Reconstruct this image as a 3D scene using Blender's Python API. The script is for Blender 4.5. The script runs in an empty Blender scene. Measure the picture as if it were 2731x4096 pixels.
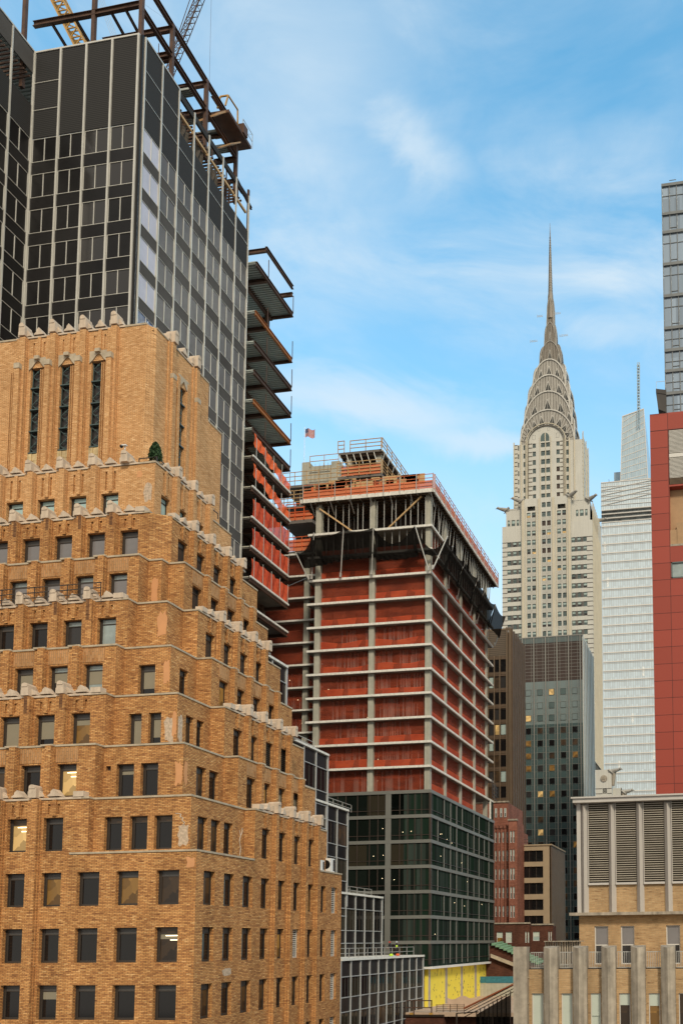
import bpy, math, random
from mathutils import Matrix, Vector
random.seed(7)
D = bpy.data
scene = bpy.context.scene
COL = scene.collection

# ---------------------------------------------------------------- camera, world, sun, exposure
cam_d = D.cameras.new('camera'); cam = D.objects.new('camera', cam_d); COL.objects.link(cam)
scene.camera = cam
R3 = Matrix(((0.98733019, 0.02333357, 0.15695426), (0.15836694, -0.08287469, -0.98389618), (-0.00995027, 0.99628677, -0.08551995)))
cam.matrix_world = R3.to_4x4()
cam_d.sensor_fit = 'VERTICAL'; cam_d.sensor_height = 36.0; cam_d.sensor_width = 24.0
cam_d.lens = 32.32796
cam_d.shift_x = -0.237417; cam_d.shift_y = 0.342328
cam_d.clip_start = 0.5; cam_d.clip_end = 6000
scene.render.resolution_x = 682; scene.render.resolution_y = 1024

SUN_EL, SUN_AZ = math.radians(38), math.radians(150)      # azimuth measured from +Y towards +X: behind and to the right
w = D.worlds.new('World'); scene.world = w; w.use_nodes = True
nt = w.node_tree; nt.nodes.clear()
def N(t, **k):
    n = nt.nodes.new(t)
    for a, b in k.items(): setattr(n, a, b)
    return n
L = lambda a, b: nt.links.new(a, b)
out = N('ShaderNodeOutputWorld'); bg = N('ShaderNodeBackground'); bg.inputs[1].default_value = 0.12
sky = N('ShaderNodeTexSky', sky_type='NISHITA'); sky.sun_disc = False
sky.sun_elevation = SUN_EL; sky.sun_rotation = SUN_AZ; sky.altitude = 50; sky.air_density = 1.0; sky.dust_density = 0.6; sky.ozone_density = 2.0
tc = N('ShaderNodeTexCoord')
mp = N('ShaderNodeMapping'); mp.inputs['Scale'].default_value = (1.0, 1.0, 2.2); mp.inputs['Rotation'].default_value = (0.25, 0.35, 5.5)
L(tc.outputs['Generated'], mp.inputs[0])
n1 = N('ShaderNodeTexNoise'); n1.inputs['Scale'].default_value = 1.9; n1.inputs['Detail'].default_value = 7; n1.inputs['Roughness'].default_value = .56; n1.inputs['Distortion'].default_value = .5
L(mp.outputs[0], n1.inputs['Vector'])
n2 = N('ShaderNodeTexNoise'); n2.inputs['Scale'].default_value = 6.5; n2.inputs['Detail'].default_value = 8; n2.inputs['Roughness'].default_value = .6; n2.inputs['Distortion'].default_value = .8
L(mp.outputs[0], n2.inputs['Vector'])
r1 = N('ShaderNodeMapRange'); r1.inputs[1].default_value = .43; r1.inputs[2].default_value = .84
L(n1.outputs[0], r1.inputs[0])
r2 = N('ShaderNodeMapRange'); r2.inputs[1].default_value = .38; r2.inputs[2].default_value = .68; r2.inputs[3].default_value = .25; r2.inputs[4].default_value = 1.5
L(n2.outputs[0], r2.inputs[0])
mul = N('ShaderNodeMath', operation='MULTIPLY'); L(r1.outputs[0], mul.inputs[0]); L(r2.outputs[0], mul.inputs[1])
sep = N('ShaderNodeSeparateXYZ'); L(tc.outputs['Generated'], sep.inputs[0])
hz = N('ShaderNodeMapRange'); hz.inputs[1].default_value = 0.34; hz.inputs[2].default_value = 0.58; hz.inputs[3].default_value = .85; hz.inputs[4].default_value = 0.0
L(sep.outputs['Z'], hz.inputs[0])
mx = N('ShaderNodeMath', operation='ADD'); L(mul.outputs[0], mx.inputs[0]); L(hz.outputs[0], mx.inputs[1])
# cloud banks at fixed places in the sky: (direction x, z), half-widths, strength, how much the fine noise breaks them up
for (cx_, cz_, rx_, rz_, st_) in ((-.35, .68, .09, .07, .5), (-.245, .672, .032, .02, .6), (-.38, .60, .12, .04, .25), (-.335, .515, .13, .022, .75), (-.23, .492, .07, .014, .6), (-.115, .57, .05, .012, .35), (-.08, .605, .04, .015, .25), (-.30, .74, .1, .05, .3)):
    vm = N('ShaderNodeMapping'); vm.inputs['Scale'].default_value = (1 / rx_, 0, 1 / rz_); vm.inputs['Location'].default_value = (-cx_ / rx_, 0, -cz_ / rz_)
    nz = N('ShaderNodeVectorMath', operation='MULTIPLY_ADD'); L(n2.outputs['Color'], nz.inputs[0]); nz.inputs[1].default_value = (.12, 0, .06); nz.inputs[2].default_value = (-.06, 0, -.03)
    av = N('ShaderNodeVectorMath', operation='ADD'); L(tc.outputs['Generated'], av.inputs[0]); L(nz.outputs[0], av.inputs[1]); L(av.outputs[0], vm.inputs[0])
    ln_ = N('ShaderNodeVectorMath', operation='LENGTH'); L(vm.outputs[0], ln_.inputs[0])
    rr = N('ShaderNodeMapRange', interpolation_type='SMOOTHSTEP'); rr.inputs[1].default_value = 1.35; rr.inputs[2].default_value = .1; rr.inputs[4].default_value = st_; L(ln_.outputs['Value'], rr.inputs[0])
    sm = N('ShaderNodeMath', operation='ADD'); L(mx.outputs[0], sm.inputs[0]); L(rr.outputs[0], sm.inputs[1]); mx = sm
mx.use_clamp = True
ml = N('ShaderNodeMath', operation='MULTIPLY'); ml.inputs[1].default_value = .80; L(mx.outputs[0], ml.inputs[0])
tint = N('ShaderNodeMix', data_type='RGBA', blend_type='MULTIPLY'); tint.inputs[0].default_value = 1
L(sky.outputs[0], tint.inputs[6]); tint.inputs[7].default_value = (1.62, 2.75, 2.5, 1)
cl = N('ShaderNodeMix', data_type='RGBA'); L(ml.outputs[0], cl.inputs[0]); L(tint.outputs[2], cl.inputs[6]); cl.inputs[7].default_value = (5.5, 6.4, 7.05, 1)
# the half of the sky behind the camera is overcast: a soft warm-grey cloud deck
back = N('ShaderNodeMapRange', interpolation_type='SMOOTHSTEP'); back.inputs[1].default_value = .25; back.inputs[2].default_value = -.35; back.inputs[3].default_value = 0; back.inputs[4].default_value = .92
L(sep.outputs['Y'], back.inputs[0])
oc = N('ShaderNodeMix', data_type='RGBA'); L(back.outputs[0], oc.inputs[0]); L(cl.outputs[2], oc.inputs[6]); oc.inputs[7].default_value = (5.6, 5.1, 4.45, 1)
L(oc.outputs[2], bg.inputs[0]); L(bg.outputs[0], out.inputs[0])

sd = D.lights.new('sun', 'SUN'); sd.energy = 2.3; sd.angle = math.radians(10); sd.color = (1.0, .88, .70)
sun = D.objects.new('sun', sd); COL.objects.link(sun)
sdir = Vector((math.sin(SUN_AZ) * math.cos(SUN_EL), math.cos(SUN_AZ) * math.cos(SUN_EL), math.sin(SUN_EL)))
sun.rotation_euler = sdir.to_track_quat('Z', 'Y').to_euler(); sun.location = sdir * 300
scene.view_settings.view_transform = 'Standard'; scene.view_settings.look = 'None'
scene.view_settings.exposure = 0.18; scene.view_settings.gamma = 1.0

# ---------------------------------------------------------------- materials
MATS = {}
def mat(name, col, rough=.8, metal=0.0, var=.12, scale=.6, bump=0.0, spec=.5, emit=None, es=0.0, alpha=1.0, streak=0.0):
    """plain surface: base colour with soft mottling in world-sized object space, optional vertical rain streaks"""
    m = D.materials.new(name); m.use_nodes = True; t = m.node_tree; b = t.nodes['Principled BSDF']
    b.inputs['Roughness'].default_value = rough; b.inputs['Metallic'].default_value = metal
    b.inputs['Specular IOR Level'].default_value = spec; b.inputs['Alpha'].default_value = alpha
    b.inputs['Base Color'].default_value = (*col, 1)
    if emit: b.inputs['Emission Color'].default_value = (*emit, 1); b.inputs['Emission Strength'].default_value = es
    if var > 0:
        c = t.nodes.new('ShaderNodeTexCoord'); n = t.nodes.new('ShaderNodeTexNoise')
        mp = t.nodes.new('ShaderNodeMapping'); t.links.new(c.outputs['Object'], mp.inputs[0])
        n.inputs['Scale'].default_value = scale; n.inputs['Detail'].default_value = 6; n.inputs['Roughness'].default_value = .65
        t.links.new(mp.outputs[0], n.inputs['Vector'])
        src = n.outputs[0]
        if streak > 0:
            m2 = t.nodes.new('ShaderNodeMapping'); m2.inputs['Scale'].default_value = (2.2, 2.2, .12); t.links.new(c.outputs['Object'], m2.inputs[0])
            n2 = t.nodes.new('ShaderNodeTexNoise'); n2.inputs['Scale'].default_value = 1.3; n2.inputs['Detail'].default_value = 4; t.links.new(m2.outputs[0], n2.inputs['Vector'])
            mm = t.nodes.new('ShaderNodeMix'); mm.inputs[0].default_value = streak
            t.links.new(n.outputs[0], mm.inputs[2]); t.links.new(n2.outputs[0], mm.inputs[3]); src = mm.outputs[0]
        r = t.nodes.new('ShaderNodeMapRange'); r.inputs[1].default_value = .25; r.inputs[2].default_value = .75
        r.inputs[3].default_value = 1 - var * 1.6; r.inputs[4].default_value = 1 + var
        t.links.new(src, r.inputs[0])
        x = t.nodes.new('ShaderNodeMix'); x.data_type = 'RGBA'; x.blend_type = 'MULTIPLY'; x.inputs[0].default_value = 1
        x.inputs[6].default_value = (*col, 1); t.links.new(r.outputs[0], x.inputs[7]); t.links.new(x.outputs[2], b.inputs['Base Color'])
        if bump > 0:
            bp = t.nodes.new('ShaderNodeBump'); bp.inputs['Strength'].default_value = bump; bp.inputs['Distance'].default_value = .05
            t.links.new(n.outputs[0], bp.inputs['Height']); t.links.new(bp.outputs[0], b.inputs['Normal'])
    MATS[name] = m; return m

def brick(name, cols, mortar, bw=.36, bh=.1, blotch=1.0, soldier=False):
    """brickwork: UV in metres; per-brick colours from a brick texture mixed with clusters of darker and lighter bricks"""
    m = D.materials.new(name); m.use_nodes = True; t = m.node_tree; b = t.nodes['Principled BSDF']; b.inputs['Roughness'].default_value = .85
    b.inputs['Specular IOR Level'].default_value = .25
    uv = t.nodes.new('ShaderNodeUVMap')
    def cell(su, sv, off):
        mp = t.nodes.new('ShaderNodeMapping'); mp.inputs['Scale'].default_value = (su, sv, 1); mp.inputs['Location'].default_value = (off, off * 1.7, 0)
        t.links.new(uv.outputs[0], mp.inputs[0]); return mp
    br = t.nodes.new('ShaderNodeTexBrick'); mp = cell(1, 1, 0)
    if soldier: mp.inputs['Rotation'].default_value = (0, 0, math.pi / 2)
    t.links.new(mp.outputs[0], br.inputs['Vector'])
    br.inputs['Scale'].default_value = 1; br.inputs['Brick Width'].default_value = bw; br.inputs['Row Height'].default_value = bh
    br.inputs['Mortar Size'].default_value = .016; br.inputs['Mortar Smooth'].default_value = .3; br.inputs['Bias'].default_value = 0
    br.inputs['Color1'].default_value = (0, 0, 0, 1); br.inputs['Color2'].default_value = (1, 1, 1, 1); br.inputs['Mortar'].default_value = (.5, .5, .5, 1)
    n = t.nodes.new('ShaderNodeTexNoise'); n.inputs['Scale'].default_value = 1; n.inputs['Detail'].default_value = 3; n.inputs['Roughness'].default_value = .7
    t.links.new(cell(2.1, 9.5, 3).outputs[0] if not soldier else cell(6, 1.6, 3).outputs[0], n.inputs['Vector'])
    n3 = t.nodes.new('ShaderNodeTexNoise'); n3.inputs['Scale'].default_value = 1; n3.inputs['Detail'].default_value = 5; n3.inputs['Roughness'].default_value = .6
    t.links.new(cell(.55, .2, 9).outputs[0], n3.inputs['Vector'])
    a = t.nodes.new('ShaderNodeMath'); a.operation = 'MULTIPLY_ADD'; a.inputs[1].default_value = .38; t.links.new(br.outputs[0], a.inputs[0])
    a2 = t.nodes.new('ShaderNodeMapRange'); a2.inputs[1].default_value = .3; a2.inputs[2].default_value = .7; a2.inputs[3].default_value = .07; a2.inputs[4].default_value = .56
    t.links.new(n.outputs[0], a2.inputs[0]); t.links.new(a2.outputs[0], a.inputs[2])
    cr = t.nodes.new('ShaderNodeValToRGB'); t.links.new(a.outputs[0], cr.inputs[0])
    e = cr.color_ramp.elements; k = len(cols)
    e[0].position = .10; e[0].color = (*cols[0], 1); e[1].position = .86; e[1].color = (*cols[-1], 1)
    for i in range(1, k - 1):
        q = e.new(.10 + .76 * i / (k - 1)); q.color = (*cols[i], 1)
    mm = t.nodes.new('ShaderNodeMix'); mm.data_type = 'RGBA'; t.links.new(br.outputs['Fac'], mm.inputs[0]); t.links.new(cr.outputs[0], mm.inputs[6]); mm.inputs[7].default_value = (*mortar, 1)
    r = t.nodes.new('ShaderNodeMapRange'); r.inputs[1].default_value = .3; r.inputs[2].default_value = .7; r.inputs[3].default_value = 1 - .26 * blotch; r.inputs[4].default_value = 1 + .2 * blotch
    t.links.new(n3.outputs[0], r.inputs[0])
    x = t.nodes.new('ShaderNodeMix'); x.data_type = 'RGBA'; x.blend_type = 'MULTIPLY'; x.inputs[0].default_value = 1
    t.links.new(mm.outputs[2], x.inputs[6]); t.links.new(r.outputs[0], x.inputs[7]); t.links.new(x.outputs[2], b.inputs['Base Color'])
    bp = t.nodes.new('ShaderNodeBump'); bp.inputs['Strength'].default_value = .5; bp.inputs['Distance'].default_value = .03; bp.invert = True
    t.links.new(br.outputs['Fac'], bp.inputs['Height']); t.links.new(bp.outputs[0], b.inputs['Normal'])
    MATS[name] = m; return m

def curtain(name, col, rough, cw, ch, var=.5, lit=.0, litcol=(1, .62, .25), es=1.0, metal=0.0, spec=.5, blind=None, bf=.3, off=(0, 0)):
    """glazing of a far facade: every pane (cell in UV metres) gets its own tone, some blinds, a few lit"""
    m = D.materials.new(name); m.use_nodes = True; t = m.node_tree; b = t.nodes['Principled BSDF']
    b.inputs['Roughness'].default_value = rough; b.inputs['Metallic'].default_value = metal; b.inputs['Specular IOR Level'].default_value = spec
    uv = t.nodes.new('ShaderNodeUVMap'); mp = t.nodes.new('ShaderNodeMapping'); mp.inputs['Scale'].default_value = (1 / cw, 1 / ch, 1); mp.inputs['Location'].default_value = (*off, 0)
    t.links.new(uv.outputs[0], mp.inputs[0])
    fl = t.nodes.new('ShaderNodeVectorMath'); fl.operation = 'FLOOR'; t.links.new(mp.outputs[0], fl.inputs[0])
    wn = t.nodes.new('ShaderNodeTexWhiteNoise'); wn.noise_dimensions = '3D'; t.links.new(fl.outputs[0], wn.inputs['Vector'])
    sp = t.nodes.new('ShaderNodeSeparateColor'); t.links.new(wn.outputs['Color'], sp.inputs[0])
    r = t.nodes.new('ShaderNodeMapRange'); r.inputs[3].default_value = 1 - var; r.inputs[4].default_value = 1 + var; t.links.new(sp.outputs[0], r.inputs[0])
    x = t.nodes.new('ShaderNodeMix'); x.data_type = 'RGBA'; x.blend_type = 'MULTIPLY'; x.inputs[0].default_value = 1
    x.inputs[6].default_value = (*col, 1); t.links.new(r.outputs[0], x.inputs[7]); c = x.outputs[2]
    if blind:
        g = t.nodes.new('ShaderNodeMath'); g.operation = 'LESS_THAN'; g.inputs[1].default_value = bf; t.links.new(sp.outputs[1], g.inputs[0])
        y = t.nodes.new('ShaderNodeMix'); y.data_type = 'RGBA'; t.links.new(g.outputs[0], y.inputs[0]); t.links.new(c, y.inputs[6]); y.inputs[7].default_value = (*blind, 1); c = y.outputs[2]
    t.links.new(c, b.inputs['Base Color'])
    if lit > 0:
        g = t.nodes.new('ShaderNodeMath'); g.operation = 'LESS_THAN'; g.inputs[1].default_value = lit; t.links.new(sp.outputs[2], g.inputs[0])
        ns = t.nodes.new('ShaderNodeTexNoise'); ns.inputs['Scale'].default_value = 1.6; t.links.new(uv.outputs[0], ns.inputs['Vector'])
        rr = t.nodes.new('ShaderNodeMapRange'); rr.inputs[1].default_value = .42; rr.inputs[2].default_value = .62; rr.inputs[4].default_value = es; t.links.new(ns.outputs[0], rr.inputs[0])
        mu = t.nodes.new('ShaderNodeMath'); mu.operation = 'MULTIPLY'; t.links.new(g.outputs[0], mu.inputs[0]); t.links.new(rr.outputs[0], mu.inputs[1])
        b.inputs['Emission Color'].default_value = (*litcol, 1); t.links.new(mu.outputs[0], b.inputs['Emission Strength'])
    MATS[name] = m; return m

def louver_mat(name, c1, c2, pitch, rough=.5):
    m = D.materials.new(name); m.use_nodes = True; t = m.node_tree; b = t.nodes['Principled BSDF']; b.inputs['Roughness'].default_value = rough
    uv = t.nodes.new('ShaderNodeUVMap'); s = t.nodes.new('ShaderNodeSeparateXYZ'); t.links.new(uv.outputs[0], s.inputs[0])
    a = t.nodes.new('ShaderNodeMath'); a.operation = 'DIVIDE'; a.inputs[1].default_value = pitch; t.links.new(s.outputs[1], a.inputs[0])
    f = t.nodes.new('ShaderNodeMath'); f.operation = 'FRACT'; t.links.new(a.outputs[0], f.inputs[0])
    g = t.nodes.new('ShaderNodeMath'); g.operation = 'GREATER_THAN'; g.inputs[1].default_value = .55; t.links.new(f.outputs[0], g.inputs[0])
    x = t.nodes.new('ShaderNodeMix'); x.data_type = 'RGBA'; t.links.new(g.outputs[0], x.inputs[0]); x.inputs[6].default_value = (*c1, 1); x.inputs[7].default_value = (*c2, 1)
    t.links.new(x.outputs[2], b.inputs['Base Color']); MATS[name] = m; return m

# masonry
brick('buff_brick', [(.13, .05, .02), (.37, .16, .055), (.55, .26, .086), (.65, .335, .12), (.82, .50, .22)], (.17, .09, .045))
brick('tan_brick', [(.25, .12, .045), (.55, .285, .11), (.67, .37, .155), (.75, .44, .20), (.88, .59, .31)], (.30, .16, .08), blotch=.6)
brick('soldier_brick', [(.28, .09, .03), (.42, .2, .07), (.46, .24, .1), (.5, .27, .12), (.52, .25, .11)], (.27, .18, .1), bw=.5, bh=.16, soldier=True)
brick('soot_brick', [(.09, .035, .018), (.16, .07, .03), (.24, .11, .045), (.34, .17, .07)], (.10, .055, .03), blotch=.5)
brick('red_brick', [(.15, .055, .038), (.24, .088, .056), (.29, .112, .072), (.34, .145, .1)], (.2, .11, .08), bw=.6, bh=.2)
brick('dark_brick', [(.05, .018, .01), (.09, .03, .017), (.115, .042, .024), (.14, .055, .035)], (.07, .04, .03), bw=.5, bh=.14)
brick('yellow_brick', [(.20, .105, .05), (.40, .25, .125), (.46, .295, .15), (.54, .37, .2)], (.40, .30, .17), bw=.5, bh=.13)
mat('limestone', (.60, .48, .36), .8, var=.28, scale=2.5, streak=.5)
mat('pale_stone', (.55, .49, .37), .8, var=.14, scale=.25, streak=.6)
mat('white_brick', (.53, .515, .455), .75, var=.10, scale=.12, streak=.6)
mat('grey_brick', (.11, .10, .09), .8)
mat('grey_stone', (.36, .31, .24), .85, var=.45, scale=1.6, bump=.3, streak=.55)
mat('coping', (.46, .38, .27), .8, var=.2, scale=2)
mat('patch', (.62, .30, .13), .85, var=.1)
mat('pale_patch', (.55, .42, .30), .85, var=.35, scale=6)
mat('rust_stain', (.60, .46, .24), .7, var=.5, scale=2.2, streak=.5)
mat('mortar_line', (.62, .55, .45), .8)
# metals and glass
mat('bronze_frame', (.055, .045, .037), .45, .3, var=.1)
mat('header_panel', (.085, .08, .075), .5, var=.1)
mat('dark_glass', (.010, .009, .009), .06, var=0, spec=.42)
mat('smoke_glass', (.035, .033, .032), .1, var=0, spec=.35)
mat('grey_glass', (.20, .19, .19), .12, var=.15, scale=.3)
mat('sky_glass', (.30, .36, .35), .08, var=.25, scale=.6, spec=.8)  # pale base colour stands in for sky reflected in the pane
mat('aqua_glass', (.36, .52, .50), .1, var=.1, spec=.8)
mat('blind', (.25, .22, .155), .7, var=.05)
mat('pale_blind', (.50, .55, .47), .7, var=.05)
mat('black_panel', (.014, .013, .013), .3, var=.35, scale=.15, spec=.18)
mat('grey_panel', (.10, .095, .09), .7, spec=.0, var=.2, scale=.12)
mat('mid_glass', (.14, .132, .127), .3, spec=.06, var=.2, scale=.1)  # grey base colour carries the sky reflection of the tower's side face
mat('lavender_blind', (.52, .52, .60), .6, var=.08)
mat('blue_film', (.05, .07, .14), .25, var=.5, scale=.8)
mat('pale_metal', (.60, .58, .52), .4, .2, var=.08)
mat('aluminium', (.48, .49, .48), .4, .2, var=.08)
mat('light_frame', (.62, .60, .54), .5, .1, var=.1)
louver_mat('louver', (.010, .010, .010), (.034, .032, .030), .22, .9)
louver_mat('bronze_louver', (.05, .035, .02), (.13, .095, .06), .42)
mat('rust_steel', (.115, .062, .04), .65, .3, var=.3, scale=.8)
mat('orange_steel', (.42, .15, .03), .6, var=.2)
mat('galvanised', (.46, .50, .46), .6, .0, var=.15, scale=.5)
mat('deck_dark', (.17, .15, .13), .6, var=.2)
mat('yellow_steel', (.46, .26, .06), .5, var=.1)
mat('plywood', (.42, .25, .12), .7, var=.2)
mat('timber', (.55, .36, .17), .7, var=.2, scale=1)
mat('concrete', (.40, .385, .315), .85, var=.22, scale=1.2, streak=.5)
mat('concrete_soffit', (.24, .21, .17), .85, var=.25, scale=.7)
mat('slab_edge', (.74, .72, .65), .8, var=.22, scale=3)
mat('pipe', (.50, .49, .45), .45, .4, var=.1)
mat('dark_interior', (.05, .03, .022), .9, var=.3)  # near-black colour stands for the shade of unlit interiors
mat('black_net', (.010, .009, .008), 1.0, var=.2, alpha=.95, spec=0)
mat('bulb', (1, .9, .7), .5, var=0, emit=(1, .78, .45), es=4)
def net(name, c1, c2, alpha, band=0):
    m = mat(name, c1, .8, var=0); t = m.node_tree; b = t.nodes['Principled BSDF']
    c = t.nodes.new('ShaderNodeTexCoord'); mp = t.nodes.new('ShaderNodeMapping'); mp.inputs['Scale'].default_value = (.35, .35, 1.4 if band else .6)
    n = t.nodes.new('ShaderNodeTexNoise'); n.inputs['Scale'].default_value = 1.1; n.inputs['Detail'].default_value = 5; n.inputs['Roughness'].default_value = .7
    t.links.new(c.outputs['Object'], mp.inputs[0]); t.links.new(mp.outputs[0], n.inputs['Vector'])
    r = t.nodes.new('ShaderNodeMapRange'); r.inputs[1].default_value = .35; r.inputs[2].default_value = .65; t.links.new(n.outputs[0], r.inputs[0])
    x = t.nodes.new('ShaderNodeMix'); x.data_type = 'RGBA'; t.links.new(r.outputs[0], x.inputs[0]); x.inputs[6].default_value = (*c1, 1); x.inputs[7].default_value = (*c2, 1)
    t.links.new(x.outputs[2], b.inputs['Base Color'])
    r2 = t.nodes.new('ShaderNodeMapRange'); r2.inputs[3].default_value = alpha - .08; r2.inputs[4].default_value = min(1, alpha + .12); t.links.new(n.outputs[0], r2.inputs[0]); t.links.new(r2.outputs[0], b.inputs['Alpha'])
net('red_net', (.22, .034, .012), (.40, .062, .018), .52, 1)
net('bright_red_net', (.42, .05, .014), (.55, .085, .022), .72)
net('orange_net', (.72, .10, .02), (.80, .16, .04), .92)
net('deck_net', (.45, .04, .012), (.58, .085, .022), .92)
net('salmon_net', (.60, .16, .065), (.66, .21, .09), .93)
# green glass tower, others
curtain('green_glass', (.016, .034, .025), .07, 1.45, 3.44, var=.75, lit=0, spec=.25, blind=(.045, .10, .075), bf=.2)
curtain('green_glass_side', (.027, .037, .031), .5, .42, 3.44, var=.6, spec=0.0, blind=(.014, .028, .019), bf=.35)
curtain('deep_green_glass', (.007, .010, .008), .06, 3.1, 3.44, var=.8, spec=.22, blind=(.035, .03, .02), bf=.15)
mat('band_grey', (.20, .20, .18), .5, .2, var=.08)
mat('brown_mullion', (.07, .05, .04), .5, .3, var=.1)
mat('yellow_board', (.88, .72, .08), .75, var=.05)
mat('joint_tape', (.42, .37, .33), .8)
mat('terrace_pink', (.52, .38, .27), .85, var=.15)
mat('bronze', (.115, .075, .045), .5, .35, var=.15)
mat('bronze_dark', (.045, .03, .02), .5, .3, var=.1)
mat('bronze_light', (.19, .135, .085), .5, .3, var=.1)
mat('teal_panel', (.06, .095, .093), .25, var=.12, scale=.1)
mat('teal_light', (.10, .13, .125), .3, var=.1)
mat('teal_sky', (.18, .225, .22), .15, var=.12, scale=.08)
mat('white_fin', (.66, .64, .56), .5, .1, var=.05)
mat('pale_mullion', (.40, .42, .42), .5, var=0)
mat('mullion_grey', (.27, .26, .23), .4, .4, var=.05)
curtain('pale_glass', (.56, .65, .70), .25, 1.55, 6.3, var=.08, metal=0, spec=.35, lit=.012, es=.35)
mat('pale_frame', (.62, .59, .54), .5, var=.05)
curtain('haze_glass', (.36, .47, .54), .25, 2.0, 4.2, var=.08, metal=0, spec=.4)
mat('mechanical_dark', (.13, .15, .15), .5, var=.5, scale=.4)
curtain('red_panel', (.32, .058, .037), .5, 3.0, 2.885, var=.07, spec=.3, off=(2.983, .082))
mat('red_joint', (.08, .02, .018), .8)
mat('beige_panel', (.40, .25, .13), .75, var=.1)
mat('white_louver', (.62, .60, .55), .5, var=.05)
mat('grey_spandrel', (.17, .18, .18), .4, .4)
curtain('cool_glass', (.30, .37, .44), .06, 1.3, 7.4, var=.22, metal=.35, spec=.9)
mat('concrete_white', (.50, .47, .43), .7, var=.07, scale=.4, streak=.4)
mat('louver_back', (.06, .045, .03), .8)
mat('louver_slat', (.44, .39, .31), .6)
mat('beige_band', (.36, .275, .175), .8, var=.08)
mat('copper_green', (.20, .36, .22), .7, var=.2)
mat('blue_tarp', (.03, .17, .22), .6, var=.3, scale=3)
mat('steel_weathered', (.22, .195, .16), .6, .15, var=.3, scale=.6, streak=.6)
mat('steel_rim', (.52, .50, .45), .55, .1, var=.15)
mat('steel_cladding', (.35, .33, .29), .55, .15, var=.25, scale=.5, streak=.6)
mat('steel_rib', (.10, .085, .065), .5, .5, var=.1)
mat('crown_glass', (.035, .035, .03), .4, var=.2)
mat('sash_frame', (.03, .035, .035), .5)
mat('sash_glass', (.09, .125, .12), .12, var=.2, scale=.2)
mat('sash_pale', (.34, .43, .40), .5, var=.1)
mat('vent_brown', (.055, .035, .028), .8)
mat('foliage', (.03, .075, .02), .8, var=.4, scale=9)
mat('hi_vis', (.55, .80, .05), .7, var=0); mat('dark_cloth', (.02, .02, .025), .8); mat('skin', (.45, .26, .18), .6)
mat('hat_red', (.6, .03, .02), .4); mat('hat_white', (.6, .62, .68), .4); mat('white_paint', (.75, .74, .70), .5, var=.05)
mat('flag_red', (.45, .03, .035), .7, var=.1); mat('flag_blue', (.03, .04, .14), .7); mat('flag_white', (.5, .48, .48), .7)
mat('asphalt', (.05, .05, .052), .9, var=.2); mat('pavement', (.28, .27, .25), .9, var=.15); mat('ground', (.16, .15, .14), .95, var=.2)
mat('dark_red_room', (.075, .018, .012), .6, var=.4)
def room(name, c, e, es, scale=2.6):
    m = mat(name, c, .3, var=0); t = m.node_tree; b = t.nodes['Principled BSDF']
    tcn = t.nodes.new('ShaderNodeTexCoord'); v = t.nodes.new('ShaderNodeTexVoronoi'); v.distance = 'CHEBYCHEV'; v.inputs['Scale'].default_value = scale * .5
    t.links.new(tcn.outputs['Object'], v.inputs['Vector']); s = t.nodes.new('ShaderNodeSeparateColor'); t.links.new(v.outputs['Color'], s.inputs[0])
    r = t.nodes.new('ShaderNodeMapRange'); r.inputs[3].default_value = es * .15; r.inputs[4].default_value = es; t.links.new(s.outputs[0], r.inputs[0])
    b.inputs['Emission Color'].default_value = (*e, 1); t.links.new(r.outputs[0], b.inputs['Emission Strength'])
room('lit_room', (.30, .2, .08), (1, .62, .22), .55)
room('amber_room', (.07, .035, .01), (1, .5, .1), .20)
room('dim_room', (.014, .01, .008), (1, .5, .15), .04)
mat('tube_light', (1, .9, .7), .5, var=0, emit=(1, .82, .5), es=2.2)
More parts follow.
